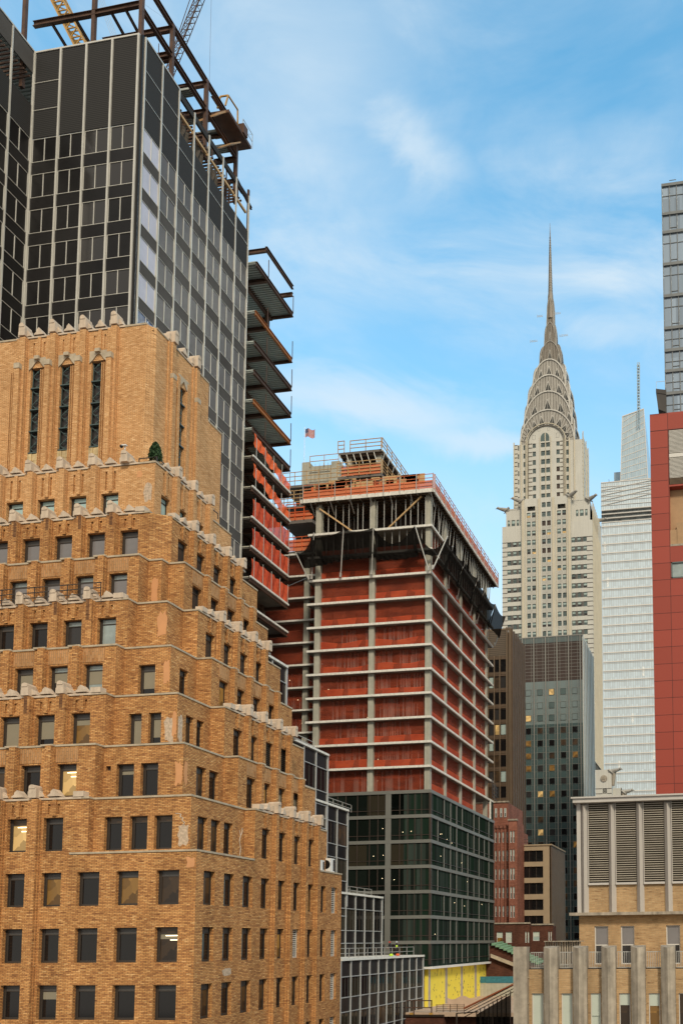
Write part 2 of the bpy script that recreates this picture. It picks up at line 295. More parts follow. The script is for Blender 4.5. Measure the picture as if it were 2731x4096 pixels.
# ---------------------------------------------------------------- mesh helpers (metres; X along the street fronts, Y away, Z up; eye level is Z=0)
GZ = -58.0
class MB:
    def __init__(s): s.v = []; s.f = []; s.m = []
    def quad(s, a, b, c, d, mi=0):
        n = len(s.v); s.v += [tuple(a), tuple(b), tuple(c), tuple(d)]; s.f.append((n, n + 1, n + 2, n + 3)); s.m.append(mi)
    def poly(s, pts, mi=0):
        n = len(s.v); s.v += [tuple(p) for p in pts]; s.f.append(tuple(range(n, n + len(pts)))); s.m.append(mi)
    def hexa(s, p, mi=0):
        n = len(s.v); s.v += [tuple(q) for q in p]
        for f in ((3, 2, 1, 0), (4, 5, 6, 7), (0, 1, 5, 4), (1, 2, 6, 5), (2, 3, 7, 6), (3, 0, 4, 7)):
            s.f.append(tuple(n + i for i in f)); s.m.append(mi)
    def box(s, x0, x1, y0, y1, z0, z1, mi=0):
        s.hexa([(x0, y0, z0), (x1, y0, z0), (x1, y1, z0), (x0, y1, z0), (x0, y0, z1), (x1, y0, z1), (x1, y1, z1), (x0, y1, z1)], mi)
    def beam(s, p, q, wd, ht=None, mi=0):
        ht = ht or wd; p = Vector(p); q = Vector(q); d = (q - p).normalized()
        up = Vector((0, 0, 1)) if abs(d.z) < .95 else Vector((0, 1, 0))
        a = d.cross(up).normalized() * wd / 2; b = a.cross(d).normalized() * ht / 2
        s.hexa([p - a - b, p + a - b, q + a - b, q - a - b, p - a + b, p + a + b, q + a + b, q - a + b], mi)
    def ibeam(s, p, q, wd, ht, mi=0):
        p = Vector(p); q = Vector(q); t = ht * .08
        for o, a, b in ((ht / 2 - t / 2, wd, t), (-ht / 2 + t / 2, wd, t), (0, wd * .1, ht - 2 * t)):
            v = Vector((0, 0, o)); s.beam(p + v, q + v, a, b, mi)
    def cyl(s, p, q, r, n=8, mi=0, r2=None):
        p = Vector(p); q = Vector(q); d = (q - p).normalized(); r2 = r if r2 is None else r2
        up = Vector((0, 0, 1)) if abs(d.z) < .95 else Vector((1, 0, 0))
        a = d.cross(up).normalized(); b = a.cross(d)
        k = len(s.v)
        for c, rr in ((p, r), (q, r2)):
            for i in range(n):
                t = 2 * math.pi * i / n; s.v.append(tuple(c + a * rr * math.cos(t) + b * rr * math.sin(t)))
        for i in range(n): s.f.append((k + i, k + (i + 1) % n, k + n + (i + 1) % n, k + n + i)); s.m.append(mi)
        s.f.append(tuple(k + i for i in range(n))[::-1]); s.m.append(mi); s.f.append(tuple(k + n + i for i in range(n))); s.m.append(mi)
    def ball(s, c, rx, ry=None, rz=None, n=8, mi=0):
        ry = ry or rx; rz = rz or rx; k = len(s.v); h = n // 2 + 1
        for j in range(h + 1):
            for i in range(n):
                a = math.pi * j / h; t = 2 * math.pi * i / n
                s.v.append((c[0] + rx * math.sin(a) * math.cos(t), c[1] + ry * math.sin(a) * math.sin(t), c[2] + rz * math.cos(a)))
        for j in range(h):
            for i in range(n): s.f.append((k + j * n + i, k + j * n + (i + 1) % n, k + (j + 1) * n + (i + 1) % n, k + (j + 1) * n + i)); s.m.append(mi)
    # facade frames: face = ('F', Y) looks at -Y, u runs along X;  ('S', X) looks at +X, u runs along Y; d is outwards
    def fq(s, face, u0, u1, z0, z1, d=0, mi=0): s.quad(P3(face, u0, z0, d), P3(face, u1, z0, d), P3(face, u1, z1, d), P3(face, u0, z1, d), mi)
    def fbox(s, face, u0, u1, z0, z1, d0, d1, mi=0):
        s.hexa([P3(face, u0, z0, d0), P3(face, u1, z0, d0), P3(face, u1, z0, d1), P3(face, u0, z0, d1),
                P3(face, u0, z1, d0), P3(face, u1, z1, d0), P3(face, u1, z1, d1), P3(face, u0, z1, d1)], mi)
    def fprism(s, face, pts, d0, d1, mi=0):
        n = len(pts); k = len(s.v)
        for d in (d0, d1):
            for (u, z) in pts: s.v.append(P3(face, u, z, d))
        s.f.append(tuple(k + i for i in range(n))); s.m.append(mi); s.f.append(tuple(k + n + i for i in reversed(range(n)))); s.m.append(mi)
        for i in range(n): s.f.append((k + i, k + (i + 1) % n, k + n + (i + 1) % n, k + n + i)); s.m.append(mi)
    def wall(s, face, u0, u1, z0, z1, holes=(), mi=0):
        """wall plane with real openings; hole = (u0,u1,z0,z1,depth[,back material or None])"""
        hs = [h for h in holes if h[0] < u1 and h[1] > u0 and h[2] < z1 and h[3] > z0]
        us = sorted({u0, u1, *[min(max(h[i], u0), u1) for h in hs for i in (0, 1)]})
        zs = sorted({z0, z1, *[min(max(h[i], z0), z1) for h in hs for i in (2, 3)]})
        for j in range(len(zs) - 1):
            zc = (zs[j] + zs[j + 1]) / 2; run = None
            for i in range(len(us) - 1):
                uc = (us[i] + us[i + 1]) / 2
                solid = not any(h[0] < uc < h[1] and h[2] < zc < h[3] for h in hs)
                if solid and run is None: run = us[i]
                if not solid and run is not None: s.fq(face, run, us[i], zs[j], zs[j + 1], 0, mi); run = None
            if run is not None: s.fq(face, run, u1, zs[j], zs[j + 1], 0, mi)
        for h in hs:
            a, b, c, e, dp = h[:5]
            for (p, q) in (((a, c), (b, c)), ((b, c), (b, e)), ((b, e), (a, e)), ((a, e), (a, c))):
                s.quad(P3(face, *p, 0), P3(face, *q, 0), P3(face, *q, -dp), P3(face, *p, -dp), mi)
            if len(h) > 5 and h[5] is not None: s.fq(face, a, b, c, e, -dp, h[5])
def P3(face, u, z, d=0): return (u, face[1] - d, z) if face[0] == 'F' else (face[1] + d, u, z)

WO = {}   # world origin of every object we make
def link(o, parent, org):
    COL.objects.link(o)
    if parent is not None: o.parent = parent; o.location = Vector(org) - WO[parent.name]
    else: o.location = org
    WO[o.name] = Vector(org)
def thing(name, label, cat, loc, group=None, kind=None):
    o = D.objects.new(name, None); o.empty_display_size = .5; link(o, None, loc)
    o['label'] = label; o['category'] = cat
    if group: o['group'] = group
    if kind: o['kind'] = kind
    return o
def mesh_of(name, mb, mats, org=(0, 0, 0), smooth=False):
    ox, oy, oz = org
    me = D.meshes.new(name); me.from_pydata([(x - ox, y - oy, z - oz) for x, y, z in mb.v], [], mb.f)
    if isinstance(mats, str): mats = [mats]
    for m in mats: me.materials.append(MATS[m])
    if len(mats) > 1: me.polygons.foreach_set('material_index', [min(i, len(mats) - 1) for i in mb.m])
    uvl = me.uv_layers.new(name='UVMap'); V = mb.v; data = []
    for p in me.polygons:
        n = p.normal; ax, ay, az = abs(n.x), abs(n.y), abs(n.z)
        for vi in p.vertices:
            x, y, z = V[vi]
            data += ([x, y] if az > max(ax, ay) else [y, z] if ax > ay else [x, z])
    uvl.data.foreach_set('uv', data)
    if smooth: me.polygons.foreach_set('use_smooth', [True] * len(me.polygons))
    me.update(); return me
def islands(mb):
    par = list(range(len(mb.v)))
    def find(i):
        while par[i] != i: par[i] = par[par[i]]; i = par[i]
        return i
    for f in mb.f:
        r = find(f[0])
        for i in f[1:]: par[find(i)] = r
    out = {}
    for f, m in zip(mb.f, mb.m): out.setdefault(find(f[0]), []).append((f, m))
    for fs in out.values():
        g = MB(); idx = {}
        for f, m in fs:
            t = []
            for i in f:
                if i not in idx: idx[i] = len(g.v); g.v.append(mb.v[i])
                t.append(idx[i])
            g.f.append(tuple(t)); g.m.append(m)
        yield g
def part(name, mb, mats, parent=None, label=None, kind=None, org=None, smooth=False, cat=None, group=None, split=False):
    if not mb.v: return None
    if split:
        for q in islands(mb): o = part(name, q, mats, parent, label, kind, org, smooth, cat, group)
        return o
    org = tuple(WO[parent.name]) if parent is not None else (org or (0, 0, 0))
    o = D.objects.new(name, mesh_of(name, mb, mats, org, smooth)); link(o, parent, org)
    if label: o['label'] = label
    if kind: o['kind'] = kind
    if cat: o['category'] = cat
    if group: o['group'] = group
    return o

# ---------------------------------------------------------------- windows: a frame mesh with its pane (and blind) as children, meshes shared by size
_WC = {}
def wingeo(w_, h_, style):
    """local: x 0..w, z 0..h, y 0 front; outwards is -y. returns list of (name, MB, default mat)"""
    f = MB(); p = MB(); t = .07
    ring = lambda t, d=.0, e=.08: [f.box(0, t, d, e, 0, h_), f.box(w_ - t, w_, d, e, 0, h_), f.box(t, w_ - t, d, e, 0, t), f.box(t, w_ - t, d, e, h_ - t, h_)]
    if style == 'office':
        ring(.07); f.box(.07, .2, .03, .1, .07, h_ - .07); f.box(.2, w_ - .07, .02, .1, h_ - .44, h_ - .37); f.box(.2, w_ - .07, .02, .1, .07, .14)
        f.box(-.04, w_ + .04, -.1, .06, -.09, 0)
        p.quad((.2, .07, .1), (w_ - .07, .07, .1), (w_ - .07, .07, h_ - .4), (.2, .07, h_ - .4), 0)
        p.quad((.2, .06, h_ - .4), (w_ - .07, .06, h_ - .4), (w_ - .07, .06, h_ - .07), (.2, .06, h_ - .07), 1)
    elif style == 'pair':
        ring(.05, -.02); f.box(w_ / 2 - .035, w_ / 2 + .035, -.02, .08, .05, h_ - .05)
        p.quad((.05, .05, .05), (w_ - .05, .05, .05), (w_ - .05, .05, h_ - .05), (.05, .05, h_ - .05), 0)
    elif style == 'sash':
        ring(.08); f.box(.08, w_ - .08, .02, .08, h_ * .5 - .04, h_ * .5 + .04)
        p.quad((.06, .05, .06), (w_ - .06, .05, .06), (w_ - .06, .05, h_ * .5), (.06, .05, h_ * .5), 0)
        p.quad((.06, .05, h_ * .5), (w_ - .06, .05, h_ * .5), (w_ - .06, .05, h_ - .06), (.06, .05, h_ - .06), 1)
    elif style == 'wide':
        ring(.09); n = max(2, round(w_ / 1.5))
        for i in range(1, n): f.box(i * w_ / n - .06, i * w_ / n + .06, 0, .08, .09, h_ - .09)
        p.quad((.05, .05, .05), (w_ - .05, .05, .05), (w_ - .05, .05, h_ - .05), (.05, .05, h_ - .05), 0)
    elif style == 'vent':
        ring(.07); n = int(h_ / .17)
        for i in range(n): z = .08 + i * (h_ - .16) / n; f.quad((.07, .0, z + .02), (w_ - .07, .0, z + .02), (w_ - .07, .07, z + .1), (.07, .07, z + .1))
        p.quad((.05, .08, .05), (w_ - .05, .08, .05), (w_ - .05, .08, h_ - .05), (.05, .08, h_ - .05), 0)
    else:
        ring(.06)
        p.quad((.04, .05, .04), (w_ - .04, .05, .04), (w_ - .04, .05, h_ - .04), (.04, .05, h_ - .04), 0)
    return f, p
class WinSet:
    def __init__(s, frame_mat): s.items = []; s.fm = frame_mat
    def add(s, face, u0, u1, z0, z1, depth=.25, style='plain', pane='dark_glass', pane2=None, blind=None, bl=0.0, light=False, fm=None):
        s.items.append((face, u0, u1, z0, z1, depth, style, pane, pane2 or pane, blind, bl, light, fm or s.fm))
    def hole(s, i=-1):
        a = s.items[i]; return (a[1], a[2], a[3], a[4], a[5] + .12)
    def finish(s, parent, name='window', cap=100, pane_name='pane'):
        def size(a):
            c = Vector(P3(a[0], (a[1] + a[2]) / 2, (a[3] + a[4]) / 2)); fs = 1 if a[0][0] == 'F' else abs(c.x) / c.length
            return -(a[2] - a[1]) * fs * (a[4] - a[3]) / c.length_squared
        def seen(a):
            c = R3.transposed() @ Vector(P3(a[0], (a[1] + a[2]) / 2, (a[3] + a[4]) / 2))
            px = 2338 + 3678.2 * c.x / -c.z; py = 3450 - 3678.2 * c.y / -c.z; return -20 < px < 2750 and -20 < py < 4110
        its = [(size(a) if seen(a) else 1, a) for a in s.items]
        its.sort(key=lambda t: t[0]); ind = [a for _, a in its[:cap]]; rest = [a for _, a in its[cap:]]
        for a in ind:
            face, u0, u1, z0, z1, dp, st, pn, p2, bd, bl, lt, fm = a; w_, h_ = round(u1 - u0, 2), round(z1 - z0, 2)
            key = (w_, h_, st, fm)
            if key not in _WC:
                f, p = wingeo(w_, h_, st); _WC[key] = (mesh_of('window_frame', f, fm), p)
            fme, pmb = _WC[key]; k2 = key + (pn, p2)
            if k2 not in _WC: _WC[k2] = mesh_of('pane', pmb, [pn, p2])
            org = P3(face, u0, z0, -dp); o = D.objects.new(name, fme); link(o, parent, org)
            if face[0] == 'S': o.rotation_euler = (0, 0, math.pi / 2)
            q = D.objects.new(pane_name, _WC[k2]); COL.objects.link(q); q.parent = o; WO[q.name] = Vector(org)
            if bd:
                k3 = (w_, h_, round(bl, 2), bd, 'b')
                if k3 not in _WC:
                    b = MB(); b.box(.22, w_ - .08, .055, .065, max(.1, h_ - .42 - bl * (h_ - .5)), h_ - .42); _WC[k3] = mesh_of('blind', b, bd)
                r = D.objects.new('blind', _WC[k3]); COL.objects.link(r); r.parent = o
            if lt:
                k4 = (w_, h_, 'l')
                if k4 not in _WC:
                    b = MB(); b.box(w_ * .35, w_ - .12, .05, .06, h_ - .58, h_ - .52); b.box(w_ * .55, w_ - .1, .05, .06, h_ * .62, h_ * .62 + .06); _WC[k4] = mesh_of('ceiling_light', b, 'tube_light')
                r = D.objects.new('ceiling_light', _WC[k4]); COL.objects.link(r); r.parent = o
        if rest:
            mats = [s.fm]; g = MB()
            for a in rest:
                face, u0, u1, z0, z1, dp, st, pn, p2, bd, bl, lt, fm = a; f, p = wingeo(u1 - u0, z1 - z0, st)
                for mb, ms in ((f, [fm]), (p, [pn, p2])):
                    for m in ms:
                        if m not in mats: mats.append(m)
                    k = len(g.v)
                    for (x, y, z) in mb.v: g.v.append(P3(face, u0 + x, z0 + z, -dp - y))
                    for fc, mi in zip(mb.f, mb.m): g.f.append(tuple(k + i for i in fc)); g.m.append(mats.index(ms[min(mi, len(ms) - 1)]))
            part(name, g, mats, parent, kind='stuff', label='further windows of the same facade')
def pick(*opts):
    r = random.random() * sum(o[1] for o in opts)
    for o, wt in opts:
        r -= wt
        if r <= 0: return o
    return opts[-1][0]
def rail(mb, face, u0, u1, z, d, h=1.1, step=2.2, r=.03, rows=3, mi=0):
    n = max(1, round(abs(u1 - u0) / step))
    for i in range(n + 1):
        u = u0 + (u1 - u0) * i / n; mb.beam(P3(face, u, z, d), P3(face, u, z + h, d), r * 2, mi=mi)
    for j in range(rows): zz = z + h * (j + 1) / rows - r; mb.beam(P3(face, u0, zz, d), P3(face, u1, zz, d), r * 2, mi=mi)
# ground far below: the street canyon
g = MB(); g.quad((-2500, -600, GZ), (2500, -600, GZ), (2500, 4500, GZ), (-2500, 4500, GZ)); part('ground', g, 'ground', kind='structure')
g = MB(); g.box(-30, -14, -200, 1500, GZ + .004, GZ + .01); part('road', g, 'asphalt', kind='structure')
g = MB(); g.box(-34, -30, -200, 1500, GZ + .004, GZ + .15); g.box(-14, -12.6, -200, 1500, GZ + .004, GZ + .15); part('pavement', g, 'pavement', kind='structure')
# ================================================================ stepped brick tower (foreground)
BT = thing('brick_tower', 'stepped orange brick art deco tower with pale stone merlons and tall leaded windows, nearest building', 'building', (-50, 66, GZ))
PIT = 3.738
zk = lambda k: 6.14 + PIT * (k - 2)
FY = {k: 55.0 for k in range(-20, 4)}; FY.update({4: 55.45, 5: 56.3, 6: 57.2, 7: 58.3, 8: 59.35, 9: 60.4, 10: 61.6})
BXd = {3: -35.2, 4: -36.35, 5: -37.5, 6: -38.7, 7: -39.9, 8: -41.2, 9: -42.3}
BX = lambda k: -34.4 if k <= 2 else BXd[k]
BYd = {3: 55.5, 4: 56.3, 5: 57.2, 6: 58.1, 7: 59.3, 8: 60.45, 9: 60.4}
BY = lambda k: 55.0 if k <= 2 else BYd[k]
FX = lambda k: -34.4 if k <= 3 else BXd[k - 1]
C0 = {3: -44.91, 4: -44.42, 5: -44.19, 6: -44.05, 7: -43.96, 8: -43.96, 9: -43.94, 10: -46.57}
XE = -42.3; XL = -66.0; YB = 76.2
NB = lambda k: 62.35 if k <= 3 else 61.25           # where the side flank starts
YF = lambda k: 72.75 if k <= 3 else 71.35           # where it ends and the end bay begins
SC = lambda k: [64.0, 66.48, 69.0, 71.42] if k <= 3 else [62.95 if k > 5 else 63.1, 65.35, 67.8, 70.15 if k > 5 else 70.4]
wall = MB(); trim = MB(); ws = WinSet('bronze_frame')
TB = 2    # material slots on the wall mesh: 0 buff, 1 soldier, 2 tan
def slots_above(holes, c, wd, z0, z1):
    for s in (-1, 1): holes.append((c + s * wd * .3 - .09, c + s * wd * .3 + .09, z0, z1, .12, 0))
def lattice(holes, c, z0):
    """spandrel of pierced brickwork below a window: five tall slits, two lozenges, four slits"""
    for i in range(5): holes.append((c - .5 + i * .22, c - .41 + i * .22, z0 + .62, z0 + .95 - .05 * abs(i - 2), .1, 0))
    for i in (-1, 1):
        holes.append((c + i * .5 - .06, c + i * .5 + .06, z0 + .3, z0 + .5, .1, 0)); holes.append((c + i * .16 - .05, c + i * .16 + .05, z0 + .32, z0 + .52, .1, 0))
    for i in range(4): holes.append((c - .4 + i * .23, c - .31 + i * .23, z0 - .05, z0 + .22, .1, 0))
def style_for(k, side, j, lower):  # upper rows take paler panes: reflected sky put into the colour
    """pane, second pane, blind, fraction, light"""
    if k >= 10: return ('aqua_glass', 'aqua_glass', None, 0, False)
    if k == 9: return ('grey_glass' if not side else 'smoke_glass', 'header_panel', None, 0, False)
    if k == 8: return (('grey_glass', 'sky_glass', None, 0, False) if j != 2 else ('grey_glass', 'header_panel', None, 0, False)) if not side else ('smoke_glass', 'smoke_glass', None, 0, False)
    if k == 7: return (('sky_glass', 'sky_glass', None, 0, False) if j == 0 else ('smoke_glass', 'sky_glass', None, 0, False) if j == 1 else ('dark_glass', 'header_panel', None, 0, False)) if not side else ('smoke_glass', 'header_panel', None, 0, False)
    return None
def W(face, c, wd, z0, z1, holes, k, side, j, force=None):
    st = force or style_for(k, side, j, k <= 2)
    if st is None:
        st = pick((('dark_glass', 'header_panel', None, 0, False), 8), (('dim_room', 'header_panel', None, 0, False), 3 if side else 1.2), (('dark_glass', 'header_panel', 'blind', pick((.15, 1), (.3, 1), (.5, 1), (.8, 1)), False), 2 if k >= 4 and not side else 1.2),
                  (('amber_room', 'header_panel', None, 0, False), 1.4 if side else .3), (('dim_room', 'dim_room', 'blind', .2, True), .1))
    ws.add(face, c - wd / 2, c + wd / 2, z0, z1, .28, 'office', st[0], st[1], st[2], st[3], st[4]); holes.append(ws.hole())
FORCE = {(5, 'f', 0): ('amber_room', 'header_panel', 'blind', .22, False), (5, 'f', 1): ('dark_glass', 'header_panel', 'blind', .7, False), (5, 'f', 2): ('dark_glass', 'header_panel', 'blind', 1, False),
         (4, 'f', 0): ('lit_room', 'header_panel', None, 0, True), (6, 'f', 0): ('sky_glass', 'sky_glass', 'blind', .55, False), (6, 'f', 1): ('smoke_glass', 'sky_glass', 'blind', .4, False), (6, 'f', 2): ('dark_glass', 'header_panel', 'blind', 1, False),
         (3, 'f', 1): ('lit_room', 'dim_room', None, 0, True), (3, 'f', 0): ('dark_glass', 'header_panel', None, 0, False)}
for k in range(-3, 11):
    z0, z1 = zk(k - 1), zk(k); hd = z1 - (1.22 if k >= 3 else 1.20); sl = hd - 2.27
    if k == 10: z1 = 36.9; hd = 34.8; sl = 32.4
    m = TB if k >= 10 else 0
    soldier = k in (4, 6, 8); merl = k in (3, 5, 7, 9, 10)
    fy, bx, by, fx = FY[k], (BX(k) if k < 10 else -42.8), (BY(k) if k < 10 else 61.6), (FX(k) if k < 10 else -42.8)
    xe = (XE if k > 2 else -43.6) if k < 10 else -42.8
    # ---- front flank
    c0 = C0.get(k, -44.91); pit = 2.74; cols = [c0 - pit * j for j in range(5)]
    F = ('F', fy); holes = []
    for j, c in enumerate(cols):
        W(F, c, 1.47, sl, hd, holes, k, False, j, FORCE.get((k, 'f', j)))
        if merl: slots_above(holes, c, 1.2, hd + .25, z1 - .3 if k < 10 else z1 - .35)
        if k <= 2: lattice(holes, c, sl - 1.35)
        if k == 3: lattice(holes, c, sl - 1.35)
    wall.wall(F, XL, xe, z0, z1, holes, m)
    if soldier:
        for c in cols: wall.fbox(F, c - .85, c + .85, hd + .12, z1 - .12, 0, .03, 1)
    zt = z1 + .02
    for j, c in enumerate(cols):
        q = c - pit / 2                                    # pier to the left of this window
        zb = z0 if k > -3 else z0
        wall.fbox(F, q - .44, q + .48, zb, zt, 0, .18, m); wall.fbox(F, q - .02, q + .44, zb, zt, .18, .42, m)
        if merl: wall.fbox(F, c - .05, c + .22, hd + .1, z1 - .02, 0, .1, m)
        if merl and k < 10 and random.random() < .8:          # rain-darkened brick below the merlons
            u_ = random.choice((.0, .14)); wall.fbox(F, q - .0 + u_, q + .26 + u_, z1 - random.uniform(.8, 1.5), zt - .02, .42, .424, 4)
    # ---- corner block
    if k <= 2: bcols = [(-42.17, 1.64), (-39.31, 1.62), (-36.4, 1.63)]
    elif k == 3: bcols = [(-40.84, 1.32), (-38.98, 1.32), (-37.17, 1.32)]
    elif k == 4: bcols = [(-40.66, 1.31), (-38.85, 1.3)]
    elif k == 5: bcols = [(-40.68, .99), (-39.19, .96)]
    elif k == 6: bcols = [(-40.53, 1.3)]
    else: bcols = []
    B = ('F', by); holes = []
    for j, (c, wd) in enumerate(bcols):
        f = None
        if k == 3: f = ('dark_glass', 'dim_room', None, 0, False)
        if k == 5: f = ('dark_glass', 'header_panel', 'blind', (1.0, .72)[j], False)
        if k == 6: f = ('dark_glass', 'header_panel', 'blind', .7, False)
        if k == -1 and j == 2: f = ('amber_room', 'dim_room', None, 0, False)
        if k == -1 and j == 0: f = ('lit_room', 'header_panel', None, 0, False)
        W(B, c, wd, sl, hd, holes, k, False, j, f)
    if k == 4: holes.append((-42.1, -41.75, hd - .42, hd - .1, .2, 3))
    if k < 9: wall.wall(B, xe, bx, z0, z1, holes, m)
    elif k == 9:                                           # chamfered corner
        wall.quad((-42.3, 60.4, z0), (-41.0, 61.25, z0), (-41.0, 61.25, z1), (-42.3, 60.4, z1), m)
    if k < 9 and by > fy: wall.wall(('S', xe), fy, by, z0, z1, (), m)
    # side of the corner block
    nb = NB(k)
    if k <= 2: scols = [(56.56, 1.35), (59.0, 1.3), (61.5, 1.35)]
    elif k == 3: scols = [(56.9, 1.17), (58.5, 1.16), (60.11, 1.14)]
    elif k == 4: scols = [(58.43, 1.17), (60.04, 1.2)]
    elif k == 5: scols = [(58.7, .93), (60.0, .9)]
    elif k == 6: scols = [(59.7, 1.05)]
    else: scols = []
    if k <= 8:
        S = ('S', bx); holes = []
        for j, (c, wd) in enumerate(scols): W(S, c, wd, sl, hd, holes, k, True, j)
        wall.wall(S, by, nb, z0, z1, holes, m)
        if fx > bx + .01: wall.wall(('F', nb), bx, fx, z0, z1, (), m)
    # ---- side flank
    S = ('S', fx); holes = []; yf = YF(k); y0 = nb if k < 10 else 61.6
    sc = SC(k) if k < 10 else [62.99, 65.2, 67.64]
    if k == 10: yf = 69.5
    for j, c in enumerate(sc):
        vent = (k == 5 and j in (2, 3)) or (k == 1 and j == 2)
        wd = 1.22
        if k == 10: W(S, c, 1.1, sl, hd, holes, k, True, j)
        elif vent: ws.add(S, c - .6, c + .6, sl, hd, .2, 'vent', 'louver_back', fm='bronze_frame' if k == 5 else 'pale_metal'); holes.append(ws.hole())
        else: W(S, c, wd, sl, hd, holes, k, True, j)
        if merl: slots_above(holes, c, 1.0, hd + .25, z1 - .3)
        if k <= 3: lattice(holes, c, sl - 1.35)
    wall.wall(S, y0, yf, z0, z1, holes, m)
    if soldier:
        for c in sc: wall.fbox(S, c - .7, c + .7, hd + .12, z1 - .12, 0, .03, 1)
    for j in range(len(sc)):
        q = sc[j] + 1.22 if j < len(sc) - 1 or k == 10 else yf - .35
        wall.fbox(S, q - .4, q + .4, z0, zt, 0, .18, m); wall.fbox(S, q - .34, q + .05, z0, zt, .18, .38, m)
        if merl: wall.fbox(S, sc[j] - .12, sc[j] + .12, hd + .1, z1 - .02, 0, .09, m)
    wall.wall(('F', yf + .001), fx - 3, fx, z0, z1, (), m)
    # ---- end bay (one window, set back like the corner block)
    ex = bx if k < 10 else -43.9
    if k == 9: ex = -42.3
    E = ('S', ex); holes = []; yb = YB + (1.4 if k <= 2 else 0)
    if k <= 2: ec = [(73.95, 1.0), (76.1, 1.15)]
    elif k <= 4: ec = [(73.6 if k == 3 else 72.7, .72)]
    else: ec = [(72.45, .85)]
    if k == 10: ec = [(70.7, .9)]; yb = 74.3
    for j, (c, wd) in enumerate(ec):
        if k <= 2 and ((k in (2, 1, -1) and j == 1) or (k == 0 and j == 1)): ws.add(E, c - wd / 2, c + wd / 2, sl, hd, .2, 'vent', 'louver_back', fm='pale_metal'); holes.append(ws.hole())
        else: W(E, c, wd, sl + (.5 if k > 2 else 0), hd, holes, k, True, j)
    wall.wall(E, yf, yb, z0, z1, holes, m)
    wall.wall(('F', yb), ex - 12, ex, z0, z1, (), m)
    # ---- copings and roofs of this storey
    t0, t1 = z1, z1 + .13
    if k >= 3 or k == 2:
        if k >= 3: trim.box(XL, xe + .03, fy - .06, fy + .42, t0, t1)
        if k < 9:
            trim.box(xe, bx + .03, by - .06 - (.0 if k > 2 else 0), by + .42, t0, t1 - .004)
            trim.box(bx - .42, bx + .06, by + .42, nb - .03, t0, t1 - .002)
            if k >= 3: trim.box(xe - .42, xe + .05, fy + .42, by + .1, t0, t1 - .006)
        if k >= 3:
            trim.box(fx - .42, fx + .06, y0, yf, t0, t1 - .008)
            if fx > bx: trim.box(bx + .06, fx + .04, nb - .06, nb + .36, t0 + .001, t1 - .003)
        trim.box(ex - .42, ex + .06, yf + .003, yb, t0, t1 - .005)
        # buff piers carry a pale cap
        for j, c in enumerate(cols):
            if k >= 3 and not merl: q = c - pit / 2; trim.box(q - .45, q + .49, fy - .33, fy - .06, t0, t1 + .001)
        if k >= 3 and not merl:
            for j in range(len(sc)): q = sc[j] + 1.22 if j < 3 else yf - .35; trim.box(fx + .06, fx + .31, q - .38, q + .38, t0, t1 + .001)
    if k >= 2:
        e = .012 * k
        wall.box(XL, xe - .1, fy + .2, y0 + .5, z1 - .3 - e, z1 - .12 - e, m); wall.box(XL, min(bx, ex) - .1, by + .2, yb - .4, z1 - .5 - e, z1 - .32 - e, m)
        wall.box(XL, fx - .1, y0 + .2, yf - .1, z1 - .7 - e, z1 - .52 - e, m)
wall.wall(('F', 55.0), XL, -34.4, GZ, zk(-4), (), 0); wall.wall(('S', -34.4), 55.0, YB + 1.4, GZ, zk(-4), (), 0)
wall.wall(('F', YB + 1.4), XL, -34.4, GZ, zk(2) - .2, (), 0)
# ---- upper tower with three leaded lancets
TY, TX = 64.0, -45.6; zt = 50.1
lan = [(-55.3, 1.0), (-52.6, 1.0), (-49.78, 1.0)]
holes = [(c - .66, c + .68, 40.1, 47.5, .34) for c, _ in lan] + [(c - .62, c + .62, 36, 38.4, .3, 2) for c, _ in lan]
for c, _ in lan:
    for s in (-1, 1): holes.append((c + s * .48 - .07, c + s * .48 + .07, 48.5, 49.7, .1, 2))
wall.wall(('F', TY), XL, TX, 36, zt, holes, TB)
wall.quad((TX, TY, 36), (TX + .45, TY + .6, 36), (TX + .45, TY + .6, zt), (TX, TY, zt), TB)
SX = TX + .45; wy = 68.35
wall.wall(('S', SX), TY + .6, 72.2, 36, zt, [(wy - .42, wy + .42, 40.2, 47.3, .5)], TB)
wall.wall(('S', SX), 72.2, 74.4, 34, 46.6, (), TB); wall.wall(('F', 72.2), SX - 8, SX, 46.6, zt, (), TB); wall.wall(('F', 74.4), SX - 14, SX, 34, 46.6, (), TB)
wall.box(XL, SX - .1, TY + .3, 72.0, zt - .3, zt - .2, TB); wall.box(XL, SX - .1, 72.0, 74.2, 46.3, 46.5, TB)
trim.box(XL, TX, TY - .05, TY + .35, zt, zt + .14); trim.box(SX - .35, SX + .05, TY + .65, 72.2, zt, zt + .135); trim.box(SX - .35, SX + .05, 72.25, 74.4, 46.6, 46.72)
F = ('F', TY); S = ('S', SX)
for q in (-56.75, -53.98, -51.25, -48.45):          # buttresses with stone caps
    wall.fbox(F, q - .55, q + .45, 36, zt + .02, 0, .14, TB); wall.fbox(F, q - .1, q + .42, 36, zt + .02, .14, .34, TB)
    wall.fbox(F, q - .25, q + .2, 36, 47.25, .34, .62, TB); trim.fprism(F, [(q - .28, 47.25), (q + .23, 47.25), (q + .23, 47.7), (q - .28, 47.7)], .14, .66)
    for d in (.75, .95): wall.fbox(F, q - .55 - (d - .55), q - .55 - (d - .62), 38.9, 47.2, 0, .3 - d * .1, TB)
